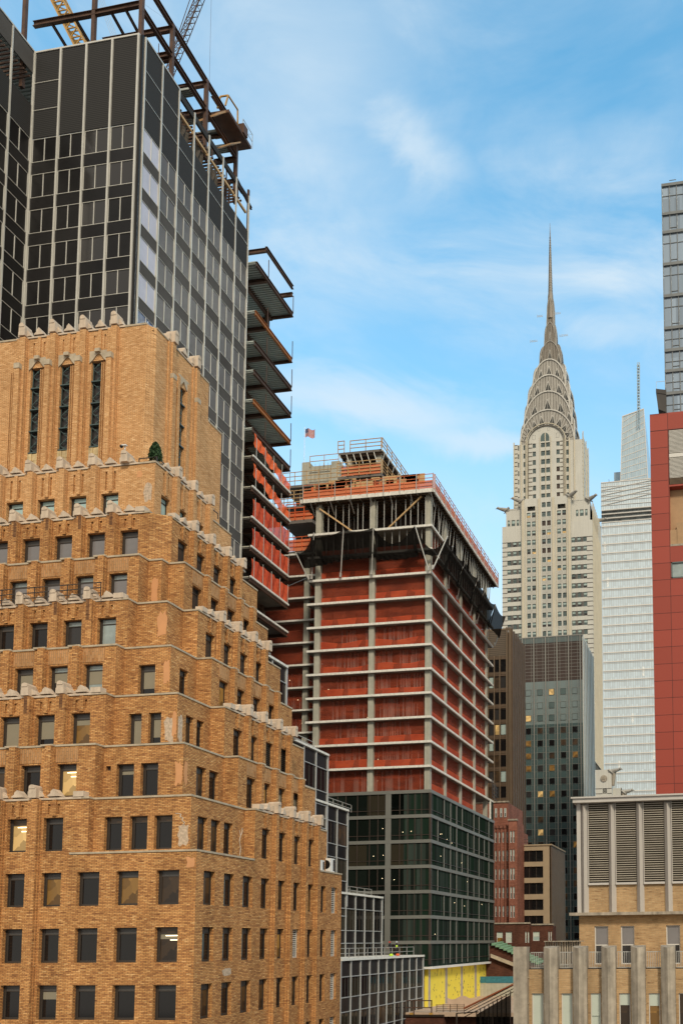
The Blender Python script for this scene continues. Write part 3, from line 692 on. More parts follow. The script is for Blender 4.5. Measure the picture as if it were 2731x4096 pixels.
for c, _ in lan:
    wall.fbox(F, c - .06, c + .2, 48.45, zt, 0, .12, TB)
    pts = [(c - .8, 47.3), (c - .8, 48.3), (c + .75, 48.3), (c + .75, 47.3), (c + .5, 47.55), (c + .2, 47.95), (c, 48.1), (c - .2, 47.95), (c - .5, 47.55)]
    trim.fprism(F, pts, -.02, .1); trim.fbox(F, c - .22, c + .22, 48.12, 48.4, .1, .3)
for q in (66.5, 70.0):
    wall.fbox(S, q - .35, q + .5, 36, zt + .02, 0, .14, TB); wall.fbox(S, q - .1, q + .35, 36, 47.0, .14, .4, TB); trim.fbox(S, q - .12, q + .37, 47.0, 47.4, .14, .44)
    wall.fbox(S, q - .1, q + .35, 47.0, zt + .02, .14, .3, TB)
for s in (-1, 1): wall.fbox(S, wy + s * .68 - .16, wy + s * .68 + .16, 38.5, 48, 0, .12, TB)
trim.fprism(S, [(wy - .7, 47.2), (wy - .7, 48.2), (wy + .7, 48.2), (wy + .7, 47.2), (wy + .4, 47.4), (wy, 47.9), (wy - .4, 47.4)], -.02, .1)
part('wall', wall, ['buff_brick', 'soldier_brick', 'tan_brick', 'dark_interior', 'soot_brick'], BT)
part('coping', trim, 'coping', BT)
# lancet windows: iron frames, zigzag tracery, leaded glass, stained sill panels
for (face, c, hw, b, t) in [(('F', TY), c, .66, 40.1, 47.5) for c, _ in lan] + [(('S', SX), wy, .42, 40.2, 47.3)]:
    f = MB(); d = -.18
    for u in (c - hw + .05, c + .18): f.fbox(face, u - .035, u + .035, b, t, d - .06, d)
    for i in range(4): z = b + 1.85 * i + .1; f.fbox(face, c - hw, c + hw, z, z + .09, d - .08, d + .16)
    n = 12; dz = (t - b) / n
    for i in range(n):
        u0, u1 = (c - hw + .08, c + .16) if i % 2 else (c + .16, c - hw + .08)
        f.beam(P3(face, u0, b + i * dz, d), P3(face, u1, b + (i + 1) * dz, d), .05)
        f.beam(P3(face, c + .2, b + (i + .5) * dz, d - .1), P3(face, c + hw, b + (i + .5) * dz, d - .1), .03)
        f.ball(P3(face, c - .16, b + (i + .5) * dz, d), .1, n=6)
    wn = part('leaded_window', f, 'teal_panel', BT); g = MB(); g.fq(face, c - hw, c + hw, b, t, -.33 if face[0] == 'F' else -.49)
    part('pane', g, 'smoke_glass', wn)
    if face[0] == 'F':
        g = MB()
        for r_, (z, h_) in enumerate(((39.5, .6), (38.95, .52), (38.5, .42))):
            for i in range(3 + r_): u = c - .6 + 1.2 * i / (3 + r_); g.fbox(face, u + .015, u + 1.2 / (3 + r_) - .015, z, z + h_ - .02, -.02, .1 - .05 * (i % 2))
        part('sill_panel', g, 'rust_stain', BT, label='rust stained stone blocks below the leaded window')
ws.finish(BT)
# merlon parapets
VS = .74
def merlon_round(mb, face, u, z, s=1.0, thick=.5, d=.0):
    v = VS
    mb.fprism(face, [(u - .58 * s, z), (u - .58 * s, z + .5 * v), (u - .52 * s, z + .6 * v), (u - .26 * s, z + .6 * v), (u - .26 * s, z), ], d - thick, d + .1)
    mb.fprism(face, [(u + .3 * s, z), (u + .3 * s, z + .55 * v), (u + .42 * s, z + .42 * v), (u + .6 * s, z + .06), (u + .62 * s, z)], d - thick, d + .1)
    mb.fprism(face, [(u - .26 * s, z - .1), (u + .3 * s, z - .1), (u + .3 * s, z + .72 * v), (u - .26 * s, z + .72 * v)], d - thick, d + .42)
    a = [(u + .22 * s * math.cos(t * math.pi / 6), z + .86 * v + .22 * v * math.sin(t * math.pi / 6)) for t in range(7)]
    mb.fprism(face, [(u + .22 * s, z + .7 * v)] + a + [(u - .22 * s, z + .7 * v)], d - thick * .9, d + .46)
def merlon_point(mb, face, u, z, s=1.0, thick=.5, d=.0):
    v = VS; mb.fprism(face, [(u - .44 * s, z), (u - .36 * s, z + .14 * v), (u - .2 * s, z + .28 * v), (u - .18 * s, z + .46 * v), (u, z + .68 * v), (u + .16 * s, z + .46 * v), (u + .36 * s, z + .14 * v), (u + .48 * s, z)], d - thick, d + .16)
def parapet(face, mers, u0, u1, z, label, endblock=None, s=1.0):
    mb = MB(); mb.fbox(face, u0, u1, z, z + .14, -.5, .07)
    for (kind, u) in mers: (merlon_round if kind == 'r' else merlon_point)(mb, face, u, z + .22, s)
    if endblock is not None: mb.fbox(face, endblock - .38 * s, endblock + .38 * s, z + .14, z + .14 + .5 * VS, -.5, .12)
    part('parapet', mb, 'limestone', BT, label=label)
nth = {3: 'lowest', 5: 'second', 7: 'third', 9: 'fourth', 10: 'fifth'}
for k in (3, 5, 7, 9, 10):
    z = zk(k) if k < 10 else 36.9; c0 = C0[k]; mers = []
    for j in range(6): mers += [('p', c0 - 2.74 * j), ('r', c0 - 2.74 * (j + .5))]
    if k == 10: mers = mers + [('r', c0 + 1.37)]
    parapet(('F', FY[k]), mers, XL, (XE if k < 10 else -43.6) - .55, z, f'{nth[k]} row of stone merlons on the front', XE - .75 if k < 10 else None)
    sc = SC(k) if k < 10 else [62.99, 65.2, 67.64]
    mers = []
    for j, c in enumerate(sc): mers += [('p', c), ('r', c + 1.22)]
    parapet(('S', FX(k) if k < 10 else -42.8), mers, sc[0] - .8, sc[-1] + 1.9, z, f'{nth[k]} row of stone merlons on the side', (sc[0] - .95) if k < 10 else None, .82)
VS = .9
mers = []
for q in (-56.65, -53.87, -51.1, -48.3): mers.append(('r', q))
for q in (-55.3, -52.55, -49.7): mers.append(('p', q))
parapet(('F', TY), mers, -57.4, -47.5, zt, 'topmost row of stone merlons on the front'); parapet(('S', SX), [('r', 66.7), ('p', 68.3), ('r', 70.0)], 66.0, 70.9, zt, 'topmost row of stone merlons on the side', None, .9)
# repairs and cracks in the brickwork
g = MB()
def blob(face, u, z, wd, h_, d=.012, n=16):
    pts = []
    for i in range(n):
        t = 2 * math.pi * i / n; r = 1 - .35 * random.random()
        pts.append((u + wd / 2 * r * math.copysign(min(1, abs(math.cos(t)) * 1.3), math.cos(t)), z + h_ / 2 * r * math.copysign(min(1, abs(math.sin(t)) * 1.3), math.sin(t))))
    g.fprism(face, pts, .001, d)
blob(('F', BY(7)), -40.25, 23.2, .9, 2.2); blob(('F', BY(5)), -37.7, 15.3, .35, 1.9); blob(('F', BY(4)), -36.7, 11.6, .6, 1.9); blob(('F', 55.0), -34.8, 5.4, .7, .8); blob(('S', BX(4)), 56.6, 11.6, .5, 1.8)
blob(('F', BY(6)), -39.0, 19.3, .5, 2.0); blob(('F', BY(8)), -41.75, 26.2, .6, 2.2); blob(('F', 61.6), -44.1, 36.1, .5, .6)
part('repair_patch', g, 'patch', BT, label='smooth orange repair patches in the brickwork', split=True)
g = MB()
def crack(face, pts):
    for (a, b), (c, e) in zip(pts, pts[1:]): g.beam(P3(face, a, b, .01), P3(face, c, e, .01), .055, .03)
crack(('F', BY(3)), [(-36.3, 8.75), (-35.9, 8.7), (-35.95, 8.5), (-35.75, 8.45), (-35.8, 8.25), (-35.6, 8.1), (-35.7, 8.0)])
crack(('S', BX(3)), [(61.6, 8.3), (61.75, 7.9), (61.6, 7.5), (61.8, 7.0), (61.7, 6.5), (61.95, 6.2)]); crack(('S', BX(3)), [(61.75, 7.9), (61.95, 8.2), (61.95, 8.5)])
part('mortar_repair', g, 'mortar_line', BT, label='pale zigzag mortar repairs along cracks')
g = MB(); blob(('F', BY(5)), -38.1, 14.9, .8, 2.2, .008); blob(('S', BX(5)), 57.6, 14.9, .6, 2.2, .008); blob(('F', BY(3)), -35.7, 7.3, .9, 1.6, .008); blob(('S', -34.4), 59.0, -1.85, 1.3, .6, .008); blob(('F', 61.6), -43.4, 34.6, .8, 1.6, .008)
part('pale_repair', g, 'pale_patch', BT, label='pale re-laid brick patches', split=True)
g = MB(); rail(g, ('F', 58.1), -55, -44.3, 25.0, .1, 1.15, 3.0, .025, 3); part('railing', g, 'bronze_frame', BT)
g = MB(); rail(g, ('F', 62.0), -44.4, -42.9, 36.95, .1, .6, 1.5, .03, 1); rail(g, ('S', -43.0), 62.0, 64.5, 36.95, .05, .6, 1.2, .03, 1); part('railing', g, 'bronze_frame', BT); g = MB(); rail(g, ('S', -43.4), 69.6, 71.2, 36.95, .05, .5, .8, .03, 1); part('railing', g, 'bronze_frame', BT)
# things on its ledges
cam_t = thing('security_camera', 'small white dome camera on a stone merlon below the leaded windows', 'camera', (-45.2, 61.3, 38.3))
g = MB(); g.cyl((-45.2, 61.3, 38.0), (-45.2, 61.3, 38.25), .05); g.box(-45.42, -45.0, 61.1, 61.3, 38.25, 38.33); part('bracket', g, 'white_paint', cam_t); g = MB(); g.ball((-45.4, 61.15, 38.2), .13); part('dome', g, 'dark_glass', cam_t)
sh = thing('potted_shrub', 'small clipped conical evergreen in a pot on the corner ledge of the brick tower', 'shrub', (-43.3, 62.3, 37.0))
g = MB(); g.cyl((-43.3, 62.3, 37.0), (-43.3, 62.3, 37.35), .26, 10, r2=.33); part('pot', g, 'grey_stone', sh)
g = MB(); g.cyl((-43.3, 62.3, 37.3), (-43.3, 62.3, 37.7), .04, 6); part('stem', g, 'bronze', sh)
g = MB()
for i in range(1500):
    t = random.random() ** .8; z = 37.45 + 1.5 * t; r = .46 * (1 - t ** 2.4) ** .7 * (.5 + .6 * random.random()); a = random.random() * 6.283
    c = Vector((-43.3 + r * math.cos(a), 62.3 + r * math.sin(a), z)); e = Vector((random.uniform(-1, 1), random.uniform(-1, 1), random.uniform(-.2, 1))).normalized() * .085; f = e.orthogonal().normalized() * .035
    g.quad(c - e - f, c + e - f, c + e + f, c - e + f)
part('foliage', g, 'foliage', sh)
def ac_unit(loc, wd, dp, h_, label):
    t = thing('air_conditioner', label, 'air conditioner', loc, 'air conditioners on the brick ledge'); x, y, z = loc
    g = MB(); g.box(x - dp, x, y, y + wd, z + .06, z + h_); g.box(x - dp, x - .1, y + .1, y + .2, z, z + .06); g.box(x - dp, x - .1, y + wd - .2, y + wd - .1, z, z + .06); part('casing', g, 'white_paint', t)
    g = MB(); g.cyl((x - dp / 2, y - .005, z + h_ * .55), (x - dp / 2, y - .02, z + h_ * .55), h_ * .32, 16); part('fan_grille', g, 'black_panel', t)
    g = MB()
    for i in range(3): g.cyl((x - dp / 2, y - .03, z + h_ * .55), (x - dp / 2, y - .035, z + h_ * .55), h_ * (.3 - .09 * i), 14)
    part('side_panel', MB(), 'bronze', t); g2 = MB(); g2.box(x + .002, x + .012, y + wd * .6, y + wd * .95, z + .15, z + h_ - .1); part('side_grille', g2, 'black_panel', t)
ac_unit((-34.9, 74.35, 6.28), .8, .75, .95, 'smaller white air conditioner with a round fan, left of the pair on the ledge')
ac_unit((-34.75, 76.0, 6.28), .9, .85, 1.25, 'larger white boxy air conditioner, right of the pair on the ledge')
# ================================================================ dark curtain-wall tower, louvred top, steel going up above
KT = thing('black_office_tower', 'tall black glass office tower with pale vertical mullions and dark louvres, behind the brick tower', 'building', (-72, 95, GZ))
FXs = [-74.65, -71.4, -68.25, -65.1, -61.95]; SYs = [84.5, 87.6, 90.75, 93.85, 97.0, 100.15, 103.3, 106.4]
FT, ST, TZ = ('F', 84.0), ('S', -61.45), 99.72
RZ = lambda r: 89.17 - 4.19 * r
ws = WinSet('light_frame')
glass, panel, louv, mull = MB(), MB(), MB(), MB()
NR = 15
# solid bodies
body = MB(); body.box(-90, -61.7, 84.3, 106.4, GZ, 99.0 - 9.6); body.box(-90, -74.95, 74.0, 84.3, GZ, 89.0); part('core_wall', body, 'black_panel', KT)
for i in range(4):
    a, b = FXs[i] + .12, FXs[i + 1] - .12
    for r in range(NR):
        z = RZ(r); ws.add(FT, a + .02, b - .02, z - 2.75, z, 0.02, 'pair', 'black_panel' if i < 2 or random.random() < .5 else 'smoke_glass')
        panel.fbox(FT, a, b, z - 4.12, z - 2.82, -.1, -.02)
    louv.fbox(FT, a, b, 89.3, TZ - .15, -.12, -.03)
panel.fbox(FT, -74.65, -61.95, GZ, RZ(NR - 1) - 4.1, -.1, -.02)
for j in range(7):
    a, b = SYs[j] + .12, SYs[j + 1] - .12
    for r in range(NR):
        z = RZ(r)
        pn = 'lavender_blind' if j == 0 and r < 5 else ('blue_film' if j == 0 and r < 8 else 'mid_glass')
        ws.add(ST, a + .02, b - .02, z - 2.75, z, 0.02, 'pair', pn)
        panel.fbox(ST, a, b, z - 4.12, z - 2.82, -.1, -.02, 1)  # greyer than the front spandrels: reflected sky put into the colour
    top = TZ - .15 if j < 2 else 94.6
    louv.fbox(ST, a, b, 89.3, top, -.12, -.03)
    if j >= 2: louv.fbox(ST, a - .1, b + .1, 98.9, TZ - .1, -.3, -.05); panel.fbox(ST, a, b, 97.15, 97.45, -.5, -.25, 2)
    for q in (92.6, 95.9): mull.fbox(ST, a, b, q, q + .06, -.03, .02) if q < top else None
for q in (92.6, 95.9): mull.fbox(FT, FXs[0] + .1, FXs[1] - .1, q, q + .06, -.03, .03)
for x in FXs: mull.fbox(FT, x - .1, x + .1, GZ, TZ, -.1, .12)
for y in SYs: mull.fbox(ST, y - .07, y + .07, GZ, TZ - .05, -.1, .08)
mull.fbox(FT, -74.7, -61.9, TZ - .12, TZ + .06, -.1, .06); mull.fbox(ST, 84.5, 90.8, TZ - .12, TZ + .05, -.1, .06)
panel.box(-61.83, -61.5, 84.05, 84.38, GZ, TZ - .1, 0)
# left wing coming towards the camera
WX = ('S', -74.66); wy = [83.9 - 3.12 * i for i in range(4)]
for i in range(3):
    a, b = wy[i + 1] + .12, wy[i] - .12
    for r in range(-1, NR):
        z = RZ(r) ; 
        if r >= 0: ws.add(WX, a + .02, b - .02, z - 2.75, z, 0.02, 'pair', 'black_panel'); panel.fbox(WX, a, b, z - 4.12, z - 2.82, -.1, -.02)
    louv.fbox(WX, a, b, 89.3, 93.2, -.12, -.03); panel.fbox(WX, a, b, 97.0, TZ - .1, -.12, -.02, 1)
    for q in (93.5, 95.1): panel.fbox(WX, a, b, q, q + .2, -2.5, -2.2, 3)
    for q in range(7): panel.box(-78, -74.9, a + q * .45, a + q * .45 + .12, 96.5, 96.7, 3)
for y in wy: mull.fbox(WX, y - .08, y + .08, GZ, TZ, -.1, .08)
mull.fbox(WX, wy[-1], 84, TZ - .12, TZ + .05, -.1, .06)
part('spandrel_panel', panel, ['black_panel', 'grey_panel', 'timber', 'rust_steel'], KT); part('louver', louv, 'louver', KT); part('mullion', mull, 'pale_metal', KT)
ws.finish(KT)
# dark debris cloth and bare steel in the opened-up top storey
g = MB()
def cloth(y0, y1, z0, z1, d):
    n = 10; m_ = 6
    for i in range(n):
        for j in range(m_):
            def q(a, b): u = y0 + (y1 - y0) * a / n; return P3(ST, u + .12 * math.sin(b * 1.7 + a), z1 - .5 * abs(math.sin(a * .9)) * (1 - b / m_) + (z0 - z1) * b / m_, d + .15 * math.sin(a * 2.1 + b))
            g.quad(q(i, j), q(i + 1, j), q(i + 1, j + 1), q(i, j + 1))
for ca in ((90.9, 93.6, 94.3, 97.2, -.5), (94.2, 96.8, 94.3, 97.6, -.6), (97.2, 99.6, 93.6, 97.0, -.35)): g = MB(); cloth(*ca); part('debris_cloth', g, 'louver_back', KT)
g = MB()
for y in (87.5, 93.2, 96.7, 99.8, 103): g.beam((-62.3, y, 94), (-62.3, y, 99), .18)
for y in (90.9, 97, 103.2): g.beam((-63, y, 90), (-63, y, 99.3), .4)
for i in range(34): g.box(-68, -62.2, 90.9 + i * .45, 90.9 + i * .45 + .14, 98.55, 98.75)
part('steelwork', g, 'rust_steel', KT)

ST2 = thing('steel_skeleton', 'rust brown steel columns and beams rising above the louvred top of the black tower', 'steel frame', (-68, 95, 99))
def member(name, *a, m='rust_steel', wd=.42, ht=.62, col=False):
    g = MB()
    (g.beam(*a, wd, wd) if col else g.ibeam(*a, wd, ht)); part(name, g, m, ST2)
XX = -62.9
for y, zt_ in ((85.6, 110.5), (91.2, 108.6), (98.3, 108.7), (105.4, 108.7)): member('column', (XX, y, 98), (XX, y, zt_), col=True)
for x in (-69.1, -78.0): member('column', (x, 86, 98), (x, 86, 112), col=True)
for z in (104.6, 108.4):
    for a, b in ((79.5 if z > 105 else 85.6, 91.2), (91.2, 98.3), (98.3, 105.4)): member('beam', (XX, a, z), (XX, b, z))
member('beam', (XX, 99.6, 107.9), (XX, 106, 108.2), ht=.4)
for z in (104.6, 108.4):
    for a, b in ((91.2, 98.3), (98.3, 105.4)): member('beam', (-67.0, a, z), (-67.0, b, z), wd=.3, ht=.45)
for y in (94.7, 101.8): member('beam', (-67.0, y, 104.4), (XX, y, 104.4), wd=.22, ht=.35)
for y in (92.5, 95.5, 99.5, 102.8, 105.6): member('column', (-62.6, y, 99.0), (-62.6, y, 101.3), col=True, wd=.12)
for y in (98.3, 105.4): member('beam', (XX, y, 101.2), (-66.5, y, 101.2), wd=.3, ht=.45)
member('beam', (XX, 98.3, 101.3), (XX, 107.2, 101.1), wd=.3, ht=.45)
member('beam', (-76.8, 86, 105.6), (-69.1, 86, 105.6)); member('beam', (-69.1, 86, 105.6), (-63.1, 86, 105.7)); member('beam', (XX + .2, 85.9, 105.4), (-60.2, 90.5, 106), ht=.01, wd=.01)
for y in (91.2, 98.3, 105.4):
    for z in (104.3, 108.1): member('beam', (-72 if y < 100 else -66, y, z), (XX - .2, y, z))
for x in (-74.5, -71.5, -67, -65.2): member('beam', (x, 86, 105.4), (x, 91.2, 104.3), wd=.22, ht=.35)
member('beam', (-76.8, 91, 104.6), (-63.2, 91, 104.6)); member('beam', (-76.8, 96, 101.2), (-63.2, 87, 100.6), ht=.5)
member('column', (-62.0, 107.2, 93), (-62.0, 107.2, 101.3), col=True, wd=.25); member('beam', (-61.6, 103.3, 99.7), (-61.6, 107.3, 98.6), wd=.3, ht=.3)
for y in (92.0, 95.4, 99.0, 101.4, 103.6): 
    g = MB(); g.box(-68, -63.3, y, y + 1.1, 104.75, 104.95)
    for i in range(5): g.box(-68, -63.3, y + i * .24, y + i * .24 + .08, 104.62, 104.75)
    if y > 94: part('deck_strip', g, 'galvanised', ST2)
g = MB(); g.box(-90, -76.9, 80, 95, 101.3, 101.5)
for i in range(34): g.box(-90, -76.9, 80 + i * .45, 80.16 + i * .45, 101.12, 101.3)
part('metal_deck', g, 'galvanised', ST2); g = MB(); g.ibeam((-76.8, 79, 101.1), (-76.8, 95, 101.1), .4, .8); part('edge_beam', g, 'rust_steel', ST2)
for i, (x, y) in enumerate(((-76.7, 84), (-66.0, 86.1), (-74.3, 86), (-62.0, 87.5))):
    g = MB(); g.beam((x, y, 99.7), (x, y, 102.2), .06); part('post', g, 'rust_steel', ST2)

# hoisted work platform
PL = thing('work_platform', 'tilted timber soffit work platform with orange frame and thin railing beside the steel beams', 'platform', (-62, 103, 105))
g = MB(); g.hexa([(-64.6, 99.2, 104.0), (-61.8, 99.2, 104.6), (-61.8, 101.8, 107.5), (-64.6, 101.8, 106.9), (-64.6, 99.2, 104.3), (-61.8, 99.2, 104.9), (-61.8, 101.8, 107.8), (-64.6, 101.8, 107.2)])
g.hexa([(-64.0, 101.9, 102.6), (-61.6, 101.9, 103.0), (-61.6, 104.3, 105.4), (-64.0, 104.3, 105.0), (-64.0, 101.9, 102.8), (-61.6, 101.9, 103.2), (-61.6, 104.3, 105.6), (-64.0, 104.3, 105.2)]); part('soffit', g, 'plywood', PL)
g = MB(); g.box(-64.0, -61.4, 101.0, 106.6, 106.6, 107.0); g.box(-63, -61.2, 104.3, 105.3, 106.9, 108.2); part('chassis', g, 'rust_steel', PL)
g = MB()
for a, b in (((-61.9, 101, 107.6), (-61.9, 101.6, 109.6)), ((-61.9, 101.6, 109.6), (-61.9, 103.9, 109.8)), ((-61.9, 103.9, 109.8), (-61.9, 104, 107.4)), ((-63, 101.6, 109.6), (-61.9, 101.6, 109.6)), ((-63, 101, 107.4), (-63, 101.6, 109.6))): g.beam(a, b, .16)
part('lifting_frame', g, 'yellow_steel', PL)
g = MB(); rail(g, ('S', -61.5), 104.6, 107.0, 107.0, 0, 2.1, 2.4, .03, 2); g.beam((-61.5, 104.6, 107), (-61.5, 107, 109.1), .04); part('railing', g, 'pipe', PL)

def lattice_boom(mb, p, q, wd, seg, r):
    p, q = Vector(p), Vector(q); d = (q - p); n = int(d.length / seg); ux = Vector((1, 0, 0)) * wd / 2; uy = d.normalized().cross(Vector((1, 0, 0))).normalized() * wd / 2
    cs = [ux + uy, -ux + uy, -ux - uy, ux - uy]
    for c in cs: mb.beam(p + c, q + c, r * 1.6)
    for i in range(n):
        a, b = p + d * i / n, p + d * (i + 1) / n
        for k in range(4):
            c, e = cs[k], cs[(k + 1) % 4]; mb.beam(a + c, b + e, r); mb.beam(b + c, b + e, r)
CR = thing('tower_crane', 'yellow lattice crane mast rising behind the steel beams at upper left', 'crane', (-105, 135, 120))
g = MB(); lattice_boom(g, (-115.4, 130, 171), (-106.0, 130, 152.8), 2.1, 2.0, .16); part('boom', g, 'yellow_steel', CR)
g = MB()
for i in range(4): g.beam((-107.2 + i * .35, 130, 171), (-100.0 + i * .3, 130, 152), .04)
part('hoist_rope', g, 'pipe', CR)
CR2 = thing('tower_crane', 'slender dark red lattice crane jib leaning right behind the steel frame', 'crane', (-76, 110, 120))
g = MB(); lattice_boom(g, (-76.6, 110, 122.5), (-69.9, 110, 139), .85, .9, .05); part('boom', g, 'rust_steel', CR2)
g = MB(); g.beam((-76.8, 110, 124), (-72.3, 110, 137.5), .07); g.beam((-72.3, 110, 137.5), (-70.5, 110, 138.5), .07); g.beam((-70.0, 110, 137.9), (-69.9, 110.0, 106), .025); part('rope', g, 'rust_steel', CR2)

# ================================================================ steel decks cantilevered behind the tower
DK = thing('steel_deck_structure', 'stack of open steel decks with corrugated undersides projecting past the black tower', 'construction frame', (-66, 108, GZ))
DZ = [90.45, 83.55, 79.3, 75.3, 71.25, 67.35, 63.5, 59.35, 55.25, 51.3, 47.25, 43.3]
DX = -60.4; Y0 = 106.75
for i, z in enumerate(DZ):
    low = i >= 6
    g = MB(); g.box(-76, DX - .1, Y0, 117, z - .02, z + .12); part('deck_top', g, 'concrete' if low else 'galvanised', DK)
    g = MB()
    for j in range(25): y = Y0 + .1 + j * .41; g.box(-76, DX - .15, y, y + .2, z - .16, z - .02)
    part('corrugated_deck', g, 'galvanised' if not low else 'deck_dark', DK)
    g = MB(); g.ibeam((DX, Y0, z - .25), (DX, 117, z - .25), .3, .62); part('edge_beam', g, 'orange_steel' if i in (1, 4) else 'rust_steel', DK)
    g = MB(); g.ibeam((-76, 116.85, z - .35), (DX + .1, 116.85, z - .35), .3, .55); g.ibeam((-63.7, Y0, z - .42), (-63.7, 117, z - .42), .5, .62); g.ibeam((-76, 109.6, z - .42), (DX, 109.6, z - .42), .4, .62); part('floor_beam', g, 'rust_steel', DK)
    if i < 6:
        g = MB()
        for y in (109.8, 116.9): g.beam((DX + .12, y, z), (DX + .12, y, z + 2.6), .08)
        part('safety_post', g, 'rust_steel', DK, split=True)
    if low:
        g = MB(); g.box(DX + .02, DX + .24, Y0, 117.05, z - .05, z + .2); part('edge_angle', g, 'slab_edge', DK)
        g = MB(); n = 24
        def nt_(a, b, i=i, z=z):
            u = Y0 + .2 + 10 * a / n; t = a / n
            if i in (6, 7): top = z + 3.3 - 2.0 * t; bot = top - 1.5 - .25 * math.sin(a * .8)
            else: top = z + 2.6 - .1 * math.sin(a * 1.3); bot = z + .1
            return P3(('S', DX), u, top + (bot - top) * b / 4, .12 + .10 * math.sin(a * 1.9 + b * .9))
        if i >= 6 and i < 11:
            for a in range(n):
                for b in range(4): g.quad(nt_(a, b), nt_(a + 1, b), nt_(a + 1, b + 1), nt_(a, b + 1))
            part('safety_net', g, 'orange_net' if i in (6, 7) else 'deck_net', DK, label='draped bright orange safety net' if i in (6, 7) else None)
            g = MB()
            for q in range(5): g.beam((DX + .2, 107.5 + q * 2.3, z), (DX + .2, 107.5 + q * 2.3, z + 2.9), .07)
            part('safety_post', g, 'pipe', DK, split=True)
g = MB()
for y in (107.6, 115.9): g.beam((-63.7, y, GZ), (-63.7, y, 92.3 if y > 101 else 88), .5)
for y in (107.5, 116.5): g.beam((-70, y, GZ), (-70, y, 90), .5)
part('column', g, 'rust_steel', DK, split=True)
for a, b in (((DX, 105, 94.6), (DX, 116.9, 94.0)), ((-64, 109.2, 94.3), (DX, 109.2, 94.3)), ((-63.9, 116.9, 93.6), (DX, 116.9, 93.6))):
    g = MB(); g.ibeam((a[0], max(a[1], 109.2), a[2] - .3), (b[0], b[1], a[2] - .3), .35, .55); part('frame_beam', g, 'rust_steel', DK)
g = MB(); g.box(-76, -64.5, 106.8, 116, GZ, 66); part('inner_wall', g, 'deck_dark', DK)

# ================================================================ stepped glass podium behind the brick tower
PD = thing('stepped_glass_podium', 'low black glass wings with aluminium mullions stepping down behind the brick tower', 'building', (-50, 108, GZ))
PX = ('S', -46.0); ws = WinSet('bronze_frame'); mb, pn, rf = MB(), MB(), MB(); CH = 4.19
def wing(y0, y1, zt, bay, x0=-60, z_bot=-20, X=-46.0, CH=4.19):
    PX = ('S', X); q = X + 46
    n = round((y1 - y0) / bay); b = (y1 - y0) / n
    pn.box(x0, X - .12, y0, y1, GZ, zt - .3); rf.box(x0, X + .2, y0 - .0, y1 + .12, zt - .24, zt)
    for i in range(n + 1): mb.fbox(PX, y0 + i * b - .05, y0 + i * b + .05, z_bot, zt - .24, -.12, .12)
    mb.fbox(('F', y1 + .35), X - .3, X + .05, z_bot, zt - .24, .05, .35)
    r = 0; z = zt - .45
    while z > z_bot:
        pn.fbox(PX, y0 + .09, y1 - .09, z - 1.45, z - .02, -.12, -.05, 1); mb.fbox(PX, y0, y1, z - 1.53, z - 1.45, -.12, .06); mb.fbox(PX, y0, y1, z - CH, z - CH + .08, -.12, .06)
        for i in range(n): ws.add(PX, y0 + i * b + .08, y0 + (i + 1) * b - .08, z - CH + .09, z - 1.54, .03, 'pair', pick(('smoke_glass', 1), ('dark_glass', 3), ('deep_green_glass', 4), ('dim_room', .5)))
        z -= CH; r += 1
wing(80, 89.1, 29.4, 3.0, z_bot=14); wing(84.4, 99.4, 22.0, 3.0, z_bot=5); wing(90.2, 105.2, 16.3, 3.0, z_bot=4.5); wing(99.2, 116.6, 6.2, 2.9, z_bot=-2.5); wing(92.3, 118.5, -1.56, 2.62, z_bot=-22, X=-40.92, CH=3.73)
part('wall', pn, ['black_panel', 'black_panel'], PD); part('mullion', mb, 'aluminium', PD); part('roof_edge', rf, 'slab_edge', PD)
ws.finish(PD)
g = MB(); rail(g, ('S', -46.5), 99.6, 107.5, 16.3, 0, .9, 2.6, .03, 2); part('roof_railing', g, 'pipe', PD)
g = MB(); rail(g, ('S', -46.6), 105.2, 114.5, 6.2, -0, .9, 2.6, .03, 2); part('roof_railing', g, 'pipe', PD)
g = MB(); rail(g, ('S', -41.4), 93, 116.2, -1.56, 0, 1.1, 2.6, .03, 2); part('roof_railing', g, 'pipe', PD)
g = MB(); rail(g, ('S', -46.5), 90, 97, 22.0, 0, .9, 2.6, .03, 2); part('roof_railing', g, 'pipe', PD)
